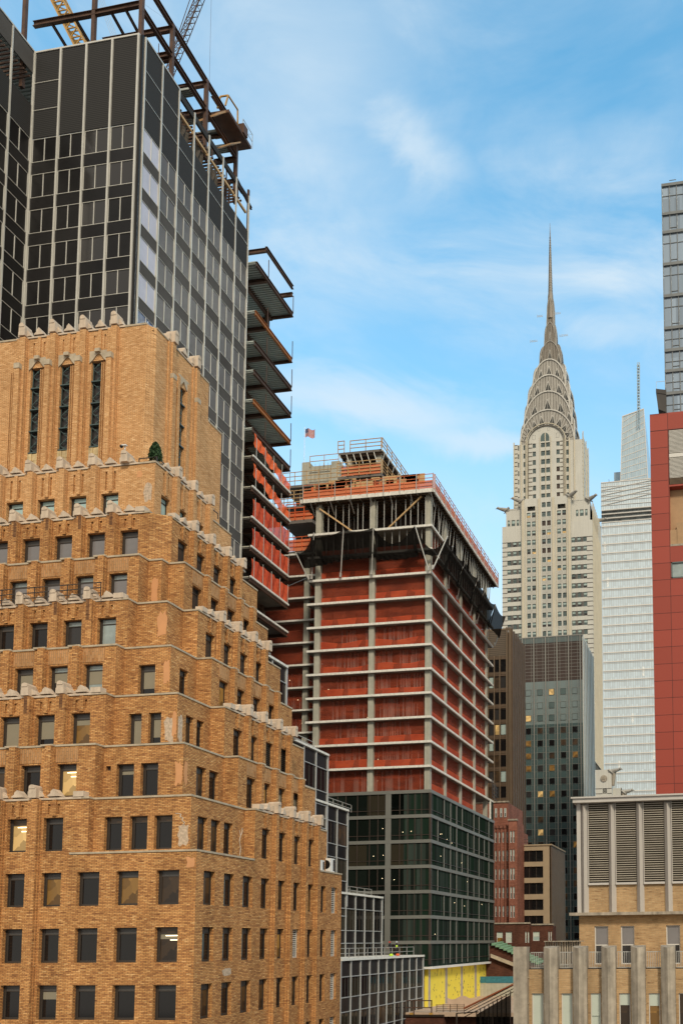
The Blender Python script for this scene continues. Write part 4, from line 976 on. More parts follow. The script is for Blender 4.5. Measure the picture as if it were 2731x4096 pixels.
# ---- two workers on the podium roof
def skinned(name, pts, edges, m, parent):
    me = D.meshes.new(name); me.from_pydata([tuple(Vector(p[:3]) - WO[parent.name]) for p in pts], edges, []); o = D.objects.new(name, me); link(o, parent, tuple(WO[parent.name])); me.materials.append(MATS[m])
    s = o.modifiers.new('skin', 'SKIN'); o.modifiers.new('sub', 'SUBSURF').levels = 1
    for i, p in enumerate(pts): me.skin_vertices[0].data[i].radius = (p[3], p[3]); me.skin_vertices[0].data[i].use_root = (i == 0)
    return o
def worker(x, y, z, ang, vest, hat, label, bend=0.1, pants='dark_cloth'):
    t = thing('person', label, 'person', (x, y, z)); c, s = math.cos(ang), math.sin(ang)
    T = lambda px, py, pz, r: (x + px * c - py * s, y + px * s + py * c, z + pz, r)
    b = bend
    pts = [T(0, 0, .92, .15), T(0, -b * .5, 1.15, .15), T(0, -b, 1.38, .17), T(0, -b * 1.2, 1.5, .07), T(0, -b * 1.3, 1.58, .085), T(0, -b * 1.35, 1.7, .095),
           T(.2, -b, 1.4, .065), T(.27, -b - .08, 1.15, .05), T(.18, -b - .3, 1.02, .04), T(.12, -b - .37, 1.02, .03),
           T(-.2, -b, 1.4, .065), T(-.28, -b - .02, 1.15, .05), T(-.22, -b - .24, .98, .04), T(-.17, -b - .3, .97, .03),
           T(.11, 0, .82, .1), T(.13, -.04, .48, .075), T(.14, .03, .1, .05), T(.14, -.12, .05, .045),
           T(-.11, 0, .82, .1), T(-.13, .02, .48, .075), T(-.16, .1, .1, .05), T(-.16, -.06, .05, .045)]
    ed = [(0, 1), (1, 2), (2, 3), (3, 4), (4, 5), (2, 6), (6, 7), (7, 8), (8, 9), (2, 10), (10, 11), (11, 12), (12, 13), (0, 14), (14, 15), (15, 16), (16, 17), (0, 18), (18, 19), (19, 20), (20, 21)]
    skinned('body', pts, ed, pants, t)
    hp = Vector(T(0, -b * 1.35, 1.66, 0)[:3]); g = MB(); g.ball(hp, .088, .098, .115, 10); g.ball(hp + Vector((0, -.1, -.01)), .015); part('head', g, 'skin', t, smooth=True)
    for q in (8, 12): pass
    g = MB(); hs = hp + Vector((0, 0, .06)); g.ball(hs, .125, .14, .105, 10); g.cyl(hs + Vector((0, 0, -.03)), hs + Vector((0, 0, -.01)), .16, 12); part('hard_hat', g, hat, t, smooth=True)
    pts = [T(0, 0, .95, .17), T(0, -b * .5, 1.15, .175), T(0, -b, 1.4, .19)]; skinned('vest', pts, [(0, 1), (1, 2)], vest, t)
    for sx in (.12, -.17):
        g = MB(); hc = Vector(T(sx, -b - .37 if sx > 0 else -b - .31, 1.0, 0)[:3])
        g.ball(hc, .04, .05, .045, 6)
        for k in range(4): o_ = Vector(T(0, -.07, 0, 0)[:3]) - Vector((x, y, z)); g.cyl(hc + Vector((.018 * (k - 1.5), 0, 0)), hc + Vector((.02 * (k - 1.5), 0, -.01)) + o_ + Vector((0, 0, -.03)), .011, 6)
        g.cyl(hc, hc + Vector((.05 * (1 if sx > 0 else -1), 0, .03)), .012, 6)
        part('hand', g, 'skin', t)
    return t
worker(-41.8, 111.0, -1.56, .5, 'hi_vis', 'hat_white', 'worker in a lime vest and pale hard hat on the podium roof')
worker(-41.8, 109.3, -1.56, -.4, 'dark_cloth', 'hat_red', 'worker in dark clothes and a red hard hat on the podium roof', .25)
for i, (y, m_, lb) in enumerate(((107.9, 'hi_vis', 'lime tool bag on the podium roof by the workers'), (110.1, 'orange_net', 'orange tool bag on the podium roof by the workers'))):
    t = thing('tool_bag', lb, 'bag', (-41.3, y, -1.56)); g = MB(); g.ball((-41.3, y, -1.42), .26, .34, .18, 8); part('sack', g, m_, t); g = MB(); g.cyl((-41.3, y - .12, -1.28), (-41.3, y + .12, -1.28), .03); part('handle', g, 'dark_cloth', t)
LP = thing('street_lamp', 'slim dark pole with a flared lantern beside the podium', 'street lamp', (-40, 114, GZ))
g = MB(); g.cyl((-41.8, 116, GZ), (-41.8, 116, -5.0), .12, 8, r2=.09); part('pole', g, 'bronze_dark', LP); g = MB(); g.cyl((-41.8, 116, -5.0), (-41.8, 116, -4.6), .1, 8, r2=.3); part('lantern', g, 'bronze_dark', LP)
# ================================================================ concrete frame with red nets over a green glass base
CT = thing('concrete_frame_tower', 'unfinished concrete tower wrapped in red netting over a green glass base', 'building', (-50, 137, GZ))
SLZ = [17.61 + 3.435 * i for i in range(0, 12)]          # slab tops: 17.6 .. 55.4
SLZ = [24.47, 27.9, 31.37, 34.78, 38.2, 41.65, 45.05, 48.52, 51.96, 55.38, 58.8]
X0, X1, YF_, YB_ = -58.96, -40.42, 120.0, 153.6
for i, z in enumerate(SLZ):
    g = MB(); y1 = YB_
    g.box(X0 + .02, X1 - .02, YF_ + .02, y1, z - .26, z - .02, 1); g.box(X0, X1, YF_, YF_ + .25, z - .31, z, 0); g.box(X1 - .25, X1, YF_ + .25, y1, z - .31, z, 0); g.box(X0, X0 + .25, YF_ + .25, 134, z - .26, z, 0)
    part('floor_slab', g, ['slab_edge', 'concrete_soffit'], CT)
FC = [(-58.02, -57.22), (-49.85, -49.05), (-41.55, -40.78)]
SC_ = [(128.0, 128.7), (135.7, 136.4), (143.4, 144.1), (150.85, 151.5)]
z0, z1 = 21.0, 63.4
for a, b in FC:
    g = MB(); g.box(a, b, 120.5, 121.3, z0, z1); part('column', g, 'concrete', CT, split=True)
for a, b in SC_:
    g = MB(); g.box(-41.6, -40.95, a, b, z0, z1); part('column', g, 'concrete', CT, split=True)
g = MB()
for a, b in FC[:2]:
    for y in (128, 136, 144): g.box(a, b, y, y + .8, z0, z1)
part('column', g, 'concrete', CT, split=True)
# interior: core walls and stud partitions behind the nets
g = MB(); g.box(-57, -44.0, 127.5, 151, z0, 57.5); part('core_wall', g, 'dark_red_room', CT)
FN, SN = ('F', 120.9), ('S', -41.25)
for i in range(len(SLZ)):
    z = SLZ[i]; lo = z - 3.435; hi = z - .26
    if i == 0: lo = 21.05
    for a, b in ((-57.2, -49.87), (-49.03, -41.57)):
        g = MB(); n = 8
        for q in range(n):
            u0, u1 = a + (b - a) * q / n, a + (b - a) * (q + 1) / n
            sg = lambda t: .12 * math.sin(t * 1.7 + i)
            g.quad((u0, 120.95 + sg(q), lo), (u1, 120.95 + sg(q + 1), lo), (u1, 120.95, hi), (u0, 120.95, hi))
        if i < 10: part('debris_net', g, 'red_net', CT)
        if i in (1, 2, 4, 5, 6, 7, 8, 9, 10):             # the net doubled over at rail height
            g = MB(); h = 1.15 + .15 * math.sin(i * 2.3 + a)
            for q in range(n):
                u0, u1 = a + (b - a) * q / n, a + (b - a) * (q + 1) / n; dr = lambda t: .18 * math.sin(t * .9 + i * 1.3) * (1 if i in (6, 5) else .25)
                g.quad((u0, 120.9, lo + .05), (u1, 120.9, lo + .05), (u1, 120.9, lo + h + dr(q + 1)), (u0, 120.9, lo + h + dr(q)))
            part('folded_net', g, 'bright_red_net', CT)
    ys = [121.2] + [v for s in SC_ for v in s]
    for q in range(4):
        a, b = ys[2 * q], ys[2 * q + 1]
        if i == 0 and q == 3: continue
        g = MB(); g.fq(SN, a, b, lo, hi, 0)
        part('debris_net', g, 'red_net', CT)
        if i < 10: g = MB(); g.quad((-41.2, a, lo + .05), (-41.2, b, lo + .05), (-41.2, b, lo + 1.35 - .2 * math.sin(i + q)), (-41.2, a, lo + 1.2)); part('folded_net', g, 'bright_red_net', CT)
    if i <= 6:
        g = MB()
        for q in range(46):
            x = random.uniform(-55.5, -42.5) if q % 3 else random.choice((-52.6, -47.2, -44.4)) + random.uniform(-.8, .8)
            g.box(x, x + .075, 121.3 + random.random() * .3, 121.7, lo, lo + random.choice((2.2, 3.1, 3.1)))
        part('stud_partition', g, 'pipe', CT)
    if i in (0, 1, 2, 3, 4, 5, 7):
        g = MB()
        for q in range(random.choice((1, 1, 2))): g.ball((random.uniform(-57, -43), random.uniform(122, 126), hi - .6 - random.random()), .055, n=6)
        part('work_light', g, 'bulb', CT, split=True)
g = MB()
for i in range(5, 9):
    for q in range(9): x = -56.8 + q * 1.75; g.beam((x, 124, SLZ[i] - .3), (x, 124, SLZ[i] - .95), .07)
part('hanger_rod', g, 'bronze_dark', CT, split=True)
# recessed wing further back on the left
RX = ('F', 126.0)
for i, z in enumerate(SLZ[:-1] + [58.8]):
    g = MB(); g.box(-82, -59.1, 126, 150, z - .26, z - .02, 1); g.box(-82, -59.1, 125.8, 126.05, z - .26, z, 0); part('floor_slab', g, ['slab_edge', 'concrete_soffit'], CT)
    g = MB(); g.fq(RX, -80, -58.9, z - 3.43, z - .26, -.9); part('debris_net', g, 'red_net', CT)
    if i < 6:
        g = MB()
        for q in range(2): g.ball((random.uniform(-66, -59.6), random.uniform(127.5, 128.8), z - .9 - random.random() * 1.2), .06, n=6)
        part('work_light', g, 'bulb', CT, split=True)
        g = MB()
        for q in range(26): x = random.uniform(-67, -59.4); g.box(x, x + .05, 127.6, 127.7, z - 3.4, z - .8)
        part('stud_partition', g, 'pipe', CT)
g = MB(); g.box(-62.6, -61.8, 126.4, 127.2, z0, 58); g.box(-70, -69.2, 126.4, 127.2, z0, 58); part('column', g, 'concrete', CT, split=True)
g = MB(); g.box(-82, -59.2, 130, 149, z0, 56); part('core_wall', g, 'dark_red_room', CT)
# formwork deck, shoring posts, timber braces
g = MB(); g.box(-60.0, -40.1, 119.7, 155.6, 63.45, 63.62, 0); g.box(-60.05, -40.05, 119.6, 119.75, 63.3, 63.85, 1); g.box(-40.2, -40.02, 119.75, 155.6, 63.3, 63.8, 1)
for q in range(44): g.box(-59.9, -40.2, 120 + q * .8, 120.14 + q * .8, 63.2, 63.45, 2)
for q in range(12): g.box(-59.5 + q * 1.7, -59.4 + q * 1.7, 119.6, 155, 63.0, 63.2, 3)
part('formwork_deck', g, ['bronze', 'slab_edge', 'bronze', 'steel_rib'], CT)  # deck and timber joists coloured dark bronze for the shade underneath
g = MB(); g.box(-57.5, -43, 126, 152, 58.85, 63.1); part('interior_shade_box', g, 'dark_interior', CT)  # dark-coloured box added as the shade behind the props
g = MB()
for q in range(16): x = -57 + q * 1.02 + random.uniform(-.2, .2); y = 120.5 + random.random() * .3; g.beam((x, y, 58.8), (x, y, 63.1), .09) if q not in (0,) else None
for q in range(40): x = random.uniform(-57, -42); y = random.uniform(122, 140); g.beam((x, y, 58.8), (x, y, 63.1), .08)
for q in range(26): y = 121.5 + q * 1.25 + random.uniform(-.3, .3); g.beam((-40.8 + random.uniform(-.5, .2), y, 58.8), (-40.8, y, 63.1), .09)
for q in range(26): y = 121.5 + q * 1.22; g.beam((-40.9, y, 55.38), (-40.9, y, 58.6), .08)
for q in range(14): x = -56.5 + q * 1.1; g.beam((x, 120.8, 55.38), (x, 120.8, 58.6), .08)
part('shoring_post', g, 'pipe', CT, kind='stuff', label='closely set adjustable steel props')
g = MB(); g.beam((-57.4, 120.3, 62.6), (-52.4, 120.6, 58.9), .16, .2); part('timber_brace', g, 'timber', CT); g = MB(); g.beam((-42.1, 120.3, 63.1), (-47.2, 120.6, 58.9), .16, .2); part('timber_brace', g, 'timber', CT)
for q in range(7):
    x = -58.5 + q * 3.0; g = MB(); g.beam((x, 119.7, 63.2), (x, 121.2, 61.9), .1) ; part('bracket', g, 'pipe', CT)
# guard rails with salmon netting round the deck
g = MB(); g.fq(('F', 119.66), -59.6, -40.2, 63.8, 65.05, 0); part('guard_net', g, 'salmon_net', CT, split=True)
g = MB(); g.fq(('S', -40.0), 119.8, 155.3, 63.75, 64.9, 0); part('guard_net', g, 'salmon_net', CT, split=True)
g = MB(); rail(g, ('F', 119.6), -59.6, -40.1, 63.7, 0, 2.25, 2.15, .035, 4); part('guard_rail', g, 'salmon_net', CT); g = MB(); rail(g, ('S', -40.0), 119.7, 155.3, 63.7, 0, 2.2, 2.2, .035, 4); part('guard_rail', g, 'salmon_net', CT)
g = MB(); 
for q in range(9): g.beam((-59.6 + q * 2.43, 119.5, 63.2), (-59.6 + q * 2.43, 119.5, 66.0), .09)
for q in range(16): g.beam((-39.9, 119.8 + q * 2.36, 63.2), (-39.9, 119.8 + q * 2.36, 65.9), .08)
part('guard_post', g, 'pipe', CT, split=True)
g = MB(); g.box(-59.4, -45, 122, 123, 64.9, 65.6); g.fq(('F', 121.5), -59.3, -43.5, 64.2, 66.6); part('stacked_form', g, 'orange_net', CT)
g = MB()
for q in range(40): x = random.uniform(-59, -44); g.box(x, x + random.uniform(1, 3), 121, 121.1, random.uniform(65, 67), random.uniform(65.1, 67.1))
for q in range(16): x = -58.7 + q; g.beam((x, 121.2, 64), (x, 121.2, 67.0), .1)
part('timber_stack', g, 'timber', CT)
# black debris net slung between outriggers
OUT = [((-58.54, 119.6, 51.8), (-59.9, 118.2, 55.4)), ((-58.1, 119.6, 51.95), (-57.1, 118.0, 58.0)), ((-53.75, 119.6, 51.95), (-52.7, 118.0, 58.0)), ((-49.1, 119.6, 51.95), (-48.3, 118.0, 57.95)), ((-40.76, 119.6, 51.95), (-42.3, 118.2, 57.9)),
       ((-40.1, 119.4, 51.9), (-38.3, 120.4, 57.0)), ((-40.1, 126.5, 51.9), (-38.2, 122.4, 56.4)), ((-40.1, 130.9, 51.9), (-38.2, 128.7, 56.9)), ((-40.1, 137.9, 51.9), (-38.2, 135.8, 57.1)), ((-40.1, 141.8, 51.9), (-38.2, 139.6, 56.6)), ((-40.1, 148.5, 51.9), (-38.2, 146.5, 56.8)), ((-40.1, 153.3, 51.9), (-38.0, 152.9, 57.0))]
for a, b in OUT:
    g = MB(); g.cyl(a, b, .09, 8); g.box(a[0] - .12, a[0] + .12, a[1] - .12, a[1] + .12, 51.9, 52.5); part('outrigger', g, 'pipe', CT)
g = MB()
def swag(p, q, sag_t, sag_b, low, inn):
    n, m_ = 12, 6; P_, Q_ = Vector(p), Vector(q)
    for i in range(n):
        for j in range(m_):
            def f(a, b):
                t = a / n; v = P_.lerp(Q_, t); s = math.sin(math.pi * t); top = v.z - sag_t * s; bot = low + (1 - s) * sag_b
                w_ = b / m_; z = top + (bot - top) * w_; fold = .18 * math.sin(a * 2.3 + b) * w_
                return (v.x + inn[0] * w_ * (1 - .5 * s) + fold * .5, v.y + inn[1] * w_ * (1 - .5 * s) + fold, z)
            g.quad(f(i, j), f(i + 1, j), f(i + 1, j + 1), f(i, j + 1))
T_ = [b for a, b in OUT]
swag(T_[0], T_[1], 1.2, .5, 53.2, (.6, 1.3)); swag((-57.6, 119.4, 57.9), T_[2], .3, .3, 53.9, (0, 1.2)); swag(T_[2], T_[3], .35, .3, 53.9, (0, 1.2)); swag(T_[3], T_[4], 2.5, .5, 53.4, (0, 1.2)); swag(T_[4], T_[5], 2.6, .7, 54.0, (-.3, .6))
for a, b in zip(T_[5:], T_[6:]): swag(a, b, .8, .6, 52.5, (-1.3, 0))
part('black_net', g, 'black_net', CT)
g = MB(); g.cyl((-58.5, 119.5, 52.2), (-66, 126, 53.5), .04, 5); g.cyl((-66, 126, 52.1), (-66, 126, 57), .08); part('net_rope', g, 'pipe', CT, split=True)
# upper decks, lift core, penthouse frame
g = MB(); g.box(-70.0, -63.4, 140, 146, 60, 80.4); g.box(-70.04, -68.7, 139.9, 141.4, 60, 81.2); g.box(-64.8, -63.3, 139.9, 141.4, 60, 80.9); part('lift_core', g, 'concrete', CT)
g = MB()
for i in range(6):
    for z in (76, 77.8, 79.4): g.beam((-68.4 + i * .75, 139.95, z), (-68.4 + i * .75, 139.95, z + 1.4), .04)
for z in (75.8, 77.6, 79.3): g.beam((-68.8, 139.93, z), (-64.9, 139.93, z), .05)
part('form_joint', g, 'concrete_soffit', CT)
g = MB(); rail(g, ('F', 139.9), -68.6, -63.5, 80.3, 0, 1.9, 2.2, .045, 2); part('guard_rail', g, 'timber', CT)
for bx_ in ((-71, -60, 135, 148, 74.2, 74.6), (-67, -62.0, 127.6, 135, 64.4, 64.9), (-67, -62.3, 127.7, 135, 59.6, 60.0), (-69, -61, 129, 140, 67.6, 67.9)): g = MB(); g.box(*bx_); part('formwork_deck', g, 'deck_dark', CT)
g = MB(); g.box(-69, -61, 136, 147, 60, 74.1); part('interior_shade_box', g, 'dark_interior', CT)  # added dark box, shade between the upper decks put into its colour
g = MB(); rail(g, ('F', 134.9), -70.8, -60.5, 74.6, 0, 2.2, 2.0, .045, 3); part('guard_rail', g, 'timber', CT); g = MB(); rail(g, ('F', 128.9), -69, -60.9, 68, 0, 2.4, 1.6, .05, 4); part('guard_rail', g, 'timber', CT)
g = MB(); g.fq(('F', 127.6), -66.3, -61.9, 64.9, 66.2); part('guard_net', g, 'salmon_net', CT); g = MB(); g.fq(('F', 127.6), -66.3, -62.3, 60.0, 61.8); part('guard_net', g, 'salmon_net', CT, split=True); g = MB(); rail(g, ('F', 127.5), -66.3, -61.9, 64.9, 0, 2.6, 1.4, .05, 4); part('guard_rail', g, 'orange_net', CT); g = MB(); rail(g, ('F', 127.5), -66.3, -62.3, 60, 0, 2.2, 1.2, .04, 3); part('guard_rail', g, 'orange_net', CT)
g = MB()
for q in range(16): x = -69 + q * .5; g.beam((x, 130 + random.random() * 4, 60), (x, 130.5 + random.random() * 4, 67.6), .09)
for q in range(9): x = -70.5 + q * 1.1; g.beam((x, 136, 68), (x, 136, 74.3), .09)
part('shoring_post', g, 'pipe', CT, kind='stuff')
g = MB(); g.box(-60, -52, 131, 150, 63.7, 67.4); part('interior_shade_box', g, 'dark_interior', CT)  # another added dark box, its colour stands for shade under the penthouse
g = MB(); g.box(-58.1, -51.2, 128, 140, 74.9, 75.25, 0); g.box(-58.2, -51.1, 128, 140, 71.0, 71.35, 0); g.box(-57, -52.4, 131, 139.5, 64, 74.5, 2)
for q in range(12): g.box(-58.0, -51.2, 128.3 + q, 128.4 + q, 74.6, 74.9, 1); g.box(-58.0, -51.2, 128.3 + q, 128.4 + q, 70.7, 71.0, 1)
part('penthouse_deck', g, ['deck_dark', 'bronze', 'dark_interior'], CT)
g = MB()
for x in (-57.1, -52.3):
    for y in (128.6, 138.6): g.box(x, x + .8, y, y + .7, 63.7, 75)
part('column', g, 'concrete', CT, split=True)
g = MB()
for q in range(22): x = random.uniform(-57.8, -51.4); y = random.uniform(128.4, 139.5); g.beam((x, y, 71.3), (x, y, 74.8), .08); g.beam((x, y, 64), (x, y, 70.8), .08)
for q in range(6): g.beam((-51.2, 128.4 + 2 * q, 73.4), (-50.8, 128.4 + 2 * q, 74.9), .1); g.beam((-57.5 + q * 1.1, 128.2, 73.3), (-57.9 + q * 1.1, 127.9, 74.8), .1)
part('shoring_post', g, 'pipe', CT, kind='stuff')
for ra in ((('F', 127.9), -56.2, -51.2, 75.25, 0, 1.75, 2.4, .05, 3), (('S', -51.05), 127.9, 146, 75.3, 0, 1.75, 2.1, .05, 3), (('F', 128.0), -58.2, -57.2, 75.25, 0, 1.9, 1, .05, 3), (('F', 127.8), -58.2, -51.1, 71.35, 0, 2.2, 1.9, .045, 4), (('S', -51.0), 128, 140, 71.35, 0, 2.2, 2, .045, 4)): g = MB(); rail(g, *ra); part('guard_rail', g, 'timber', CT)
g = MB(); g.box(-51.5, -51.0, 128, 146, 75.0, 75.2); part('edge_beam', g, 'slab_edge', CT)
g = MB(); g.fq(('F', 127.9), -57.6, -51.3, 71.4, 72.9); part('guard_net', g, 'salmon_net', CT, split=True)
# flag on the lift core
FL = thing('flag', 'small red, white and blue striped flag on a thin pole above the concrete lift core', 'flag', (-69.7, 140, 81))
g = MB(); g.cyl((-69.7, 140, 81.0), (-69.7, 140, 87.6), .035, 6); part('pole', g, 'pipe', FL)
g = MB(); h = 1.45; wdt = 1.75
fx_ = lambda t: -69.65 + wdt * t; fz = lambda t: .14 * math.sin(t * 7) - .28 * t; fy_ = lambda t: 140 + .18 * math.sin(t * 8 + 1)
for s_ in range(13):
    for q in range(8):
        a, b = q / 8, (q + 1) / 8; za = 85.75 + h * s_ / 13; zb = za + h / 13
        canton = s_ >= 6 and b <= .45
        g.quad((fx_(a), fy_(a), za + fz(a)), (fx_(b), fy_(b), za + fz(b)), (fx_(b), fy_(b), zb + fz(b)), (fx_(a), fy_(a), zb + fz(a)), 2 if canton else (0 if s_ % 2 == 0 else 1))
for r_ in range(5):
    for c_ in range(5): t = .04 + c_ * .075; zz = 85.75 + h * (6.5 + r_ * 1.35) / 13 + fz(t); g.box(fx_(t), fx_(t) + .05, fy_(t) - .02, fy_(t) - .01, zz, zz + .05, 1)
part('cloth', g, ['flag_red', 'flag_white', 'flag_blue'], FL)
# ---- green glass base
BZ = [21.01, 17.61, 14.13, 10.66, 7.21, 3.78, .34]
gl, bd, mu, gs = MB(), MB(), MB(), MB()
GF, GS = ('F', 120.0), ('S', -40.45)
gl.fq(GF, -61.5, -44.3, -3.2, 20.9, -.05); gs.fq(GF, -44.3, -40.5, -3.2, 20.9, -.05); gs.fq(GS, 120.0, 153.7, -3.2, 20.9, -.05)
for z in BZ:
    bd.box(-61.5, -40.33, 119.88, 120.1, z - .46, z); bd.box(-40.6, -40.33, 120.1, 153.8, z - .46, z - .002)
lo_ = BZ + [-2.9]
for i in range(7):
    zt_, zb_ = lo_[i] - .46, lo_[i + 1]
    for u in (-60, -58.4, -56.9, -55.3, -53.9, -52.7, -51.0, -49.2, -48.0): mu.fbox(GF, u - .05, u + .05, zb_, zt_, -.04, .04, 1)
    mu.fbox(GF, -46.9, -46.1, zb_, zt_, -.04, .1, 0)
    for u in (-44.86, -43.7, -42.7, -41.75): mu.fbox(GF, u - .05, u + .05, zb_, zt_, -.04, .04, 1)
    mu.fbox(GF, -61.5, -40.6, zb_ + .62, zb_ + .7, -.04, .03, 1); mu.fbox(GS, 120, 153.6, zb_ + .62, zb_ + .69, -.04, .03, 1)
    ms = [123.11, 125.95, 128.99, 131.98, 134.84, 137.86, 141.26, 144.3, 147.56, 150.38]
    drop = {0: (0, 5, 8), 1: (1, 4), 2: (0, 6, 8), 3: (1, 4), 4: (0, 6, 8), 5: (1, 4), 6: (0, 6, 8)}[i]
    for j, u in enumerate(ms):
        if j not in drop: mu.fbox(GS, u - .06, u + .06, zb_, zt_, -.04, .08, 0)
    mu.box(-40.62, -40.3, 119.86, 120.15, zb_, zt_, 1); mu.box(-40.62, -40.38, 153.5, 153.75, zb_, zt_, 1)
part('glazing', gl, 'deep_green_glass', CT); part('glazing', gs, 'green_glass_side', CT); part('floor_band', bd, 'band_grey', CT); part('mullion', mu, ['band_grey', 'brown_mullion'], CT)
g = MB(); g.box(-61, -41.9, 122.2, 153.0, GZ, -3.6); g.box(-61, -40.7, 120.3, 153.5, -3.1, 20.7); part('core_wall', g, 'dark_interior', CT)
g = MB()
for (y, z) in ((124.2, 15.3), (124.8, 15.4), (129.6, 14.6), (127.2, 14.9), (124.4, 10.9 + 1.3), (137.6, 9.4), (134.6, 12.1), (136.0, 5.6), (131, 5.9), (146, 6.2), (122, 1.2)): g.ball((-40.42, y, z), .035, n=6)
for (x, z) in ((-44.4, 15.2), (-47.3, 15.8), (-43.2, 15.3), (-47.2, 12.1), (-47.3, 8.9), (-46.2, 19), (-45.6, 8.7), (-48.6, 12)): g.ball((x, 119.98, z), .04, n=6)
g2 = part('ceiling_lamp', g, 'bulb', CT, label='scattered warm lamps seen through the glass', split=True)
g = MB(); g.fq(GS, 151.6, 153.5, 21.05, 24.2, .0); part('glazing', g, 'green_glass_side', CT); g = MB(); g.box(-40.6, -40.35, 151.4, 151.6, 21, 24.3); part('mullion', g, 'slab_edge', CT)
g = MB(); g.box(-44.0, -40.15, 119.8, 120.0, -3.5, -3.2); g.box(-40.5, -40.12, 120, 153.8, -3.5, -3.18); g.box(-61, -40.5, 120.0, 153.6, -3.45, -3.22); part('base_ledge', g, 'white_paint', CT)
g = MB(); g.box(-58, -41.65, 120.8, 122, -14, -3.5); g.fbox(('S', -41.0), 120.9, 151.5, -14, -3.5, -.5, 0)
part('yellow_sheathing', g, 'yellow_board', CT)
g = MB()
for a, b in ((121.0, 121.8), (128.4, 129.4), (136.1, 137.1), (143.7, 144.8), (151.1, 151.5)): g.fbox(('S', -41.0), a, b, -14, -3.52, 0, .03)
part('joint_tape', g, 'joint_tape', CT, split=True)
g = MB()
for i in range(90):
    y = random.uniform(121.9, 151); z = random.uniform(-8.3, -4.2)
    if any(a - .1 < y < b + .1 for a, b in ((121.0, 121.8), (128.4, 129.4), (136.1, 137.1), (143.7, 144.8))): continue
    l = random.choice((.25, .35, .45)) if z < -5 else random.choice((.5, .8, 1.1)); g.fprism(('S', -41.0), [(y, z), (y + .16, z + l * .5), (y, z + l), (y - .05, z + l * .5)], .003, .014)
part('drip_mark', g, 'grey_brick', CT, kind='stuff', label='dark drips and torn flaps on the yellow boards')
# hoist cage at the far corner
g = MB()
for i in range(4): g.beam((-40.2, 151.8 + i * .9, 25.0), (-40.2, 151.8 + i * .9, 28.2 - i * .3), .12); g.beam((-40.2, 151.8, 25 + i * .7), (-40.2, 155, 24.6 + i * .7), .08)
part('hoist_cage', g, 'bronze_dark', CT)

# ================================================================ terrace and low brick building at the foot
TR = thing('terrace_building', 'low dark brick building with a pink roof terrace below the yellow boards', 'building', (-40, 118, GZ))
g = MB(); g.box(-62, -22, 112.2, 175, -9.2, -8.7); part('roof_terrace', g, 'terrace_pink', TR)
g = MB(); g.box(-62, -36.0, 112, 122, GZ, -9.2); g.box(-36, -22, 113.5, 175, GZ, -9.2); part('wall', g, 'dark_brick', TR)
g = MB(); g.box(-62, -35.9, 111.8, 112.2, -9.2, -8.95); part('coping', g, 'bronze_dark', TR)
g = MB(); rail(g, ('F', 112.1), -44.5, -37.55, -8.9, 0, 1.75, 2.55, .06, 2); part('railing', g, 'rust_steel', TR)
for x in (-42.6, -40.1, -37.55):
    g = MB(); g.box(x - .18, x + .18, 111.7, 112.1, -8.95, -8.72); part('rail_foot', g, 'yellow_steel', TR)
g = MB()
for i in range(6): z = -9.0 + i * .24; g.beam((-37.2, 113, z), (-33.6, 113, z), .06)
for i in range(5): g.beam((-37.2 + i * .9, 113, -9.2), (-37.2 + i * .9, 113, -7.7), .07)
part('railing', g, 'bronze', TR)
g = MB(); n = 12
for i in range(n):
    u0, u1 = -37.4 + 4.2 * i / n, -37.4 + 4.2 * (i + 1) / n; f = lambda t: -7.2 - .25 * math.sin((t + 37.4) * 2.2)
    g.quad((u0, 118, -8.7), (u1, 118, -8.7), (u1, 118.1, f(u1)), (u0, 118.1, f(u0)))
part('barrier_net', g, 'terrace_pink', TR)
NS = thing('netted_scaffold', 'dark sagging black net scaffold along the brick roof edge with orange fringe', 'scaffold', (-28, 105, GZ))
g = MB(); n = 16
for i in range(n):
    a, b = i / n, (i + 1) / n; f = lambda t: Vector((-29.5 + 5.5 * t, 104 - 6 * t + .3 * math.sin(t * 40), -8.3 + 2.6 * t))
    p, q = f(a), f(b); g.quad(p, q, (q.x, q.y, -25), (p.x, p.y, -25))
part('net', g, 'black_net', NS)
g = MB()
for i in range(9): t = i / 8; g.beam((-29.5 + 5.5 * t, 104.2 - 6 * t, -25), (-29.5 + 5.5 * t, 104.2 - 6 * t, -7.9 + 2.6 * t), .1)
for j in range(3): g.beam((-31, 104.3, -8.6 + j * .35), (-23.5, 98, -5.3 + j * .35), .07)
g.beam((-32, 104.6, -25), (-32, 104.6, -8.2), .16); g.beam((-32, 104.6, -8.2), (-29.3, 104.3, -8.0), .12); part('frame', g, 'bronze_dark', NS)
g = MB(); g.beam((-31, 104.35, -7.6), (-23.5, 98.1, -4.5), .22, .16); part('fringe', g, 'salmon_net', NS)
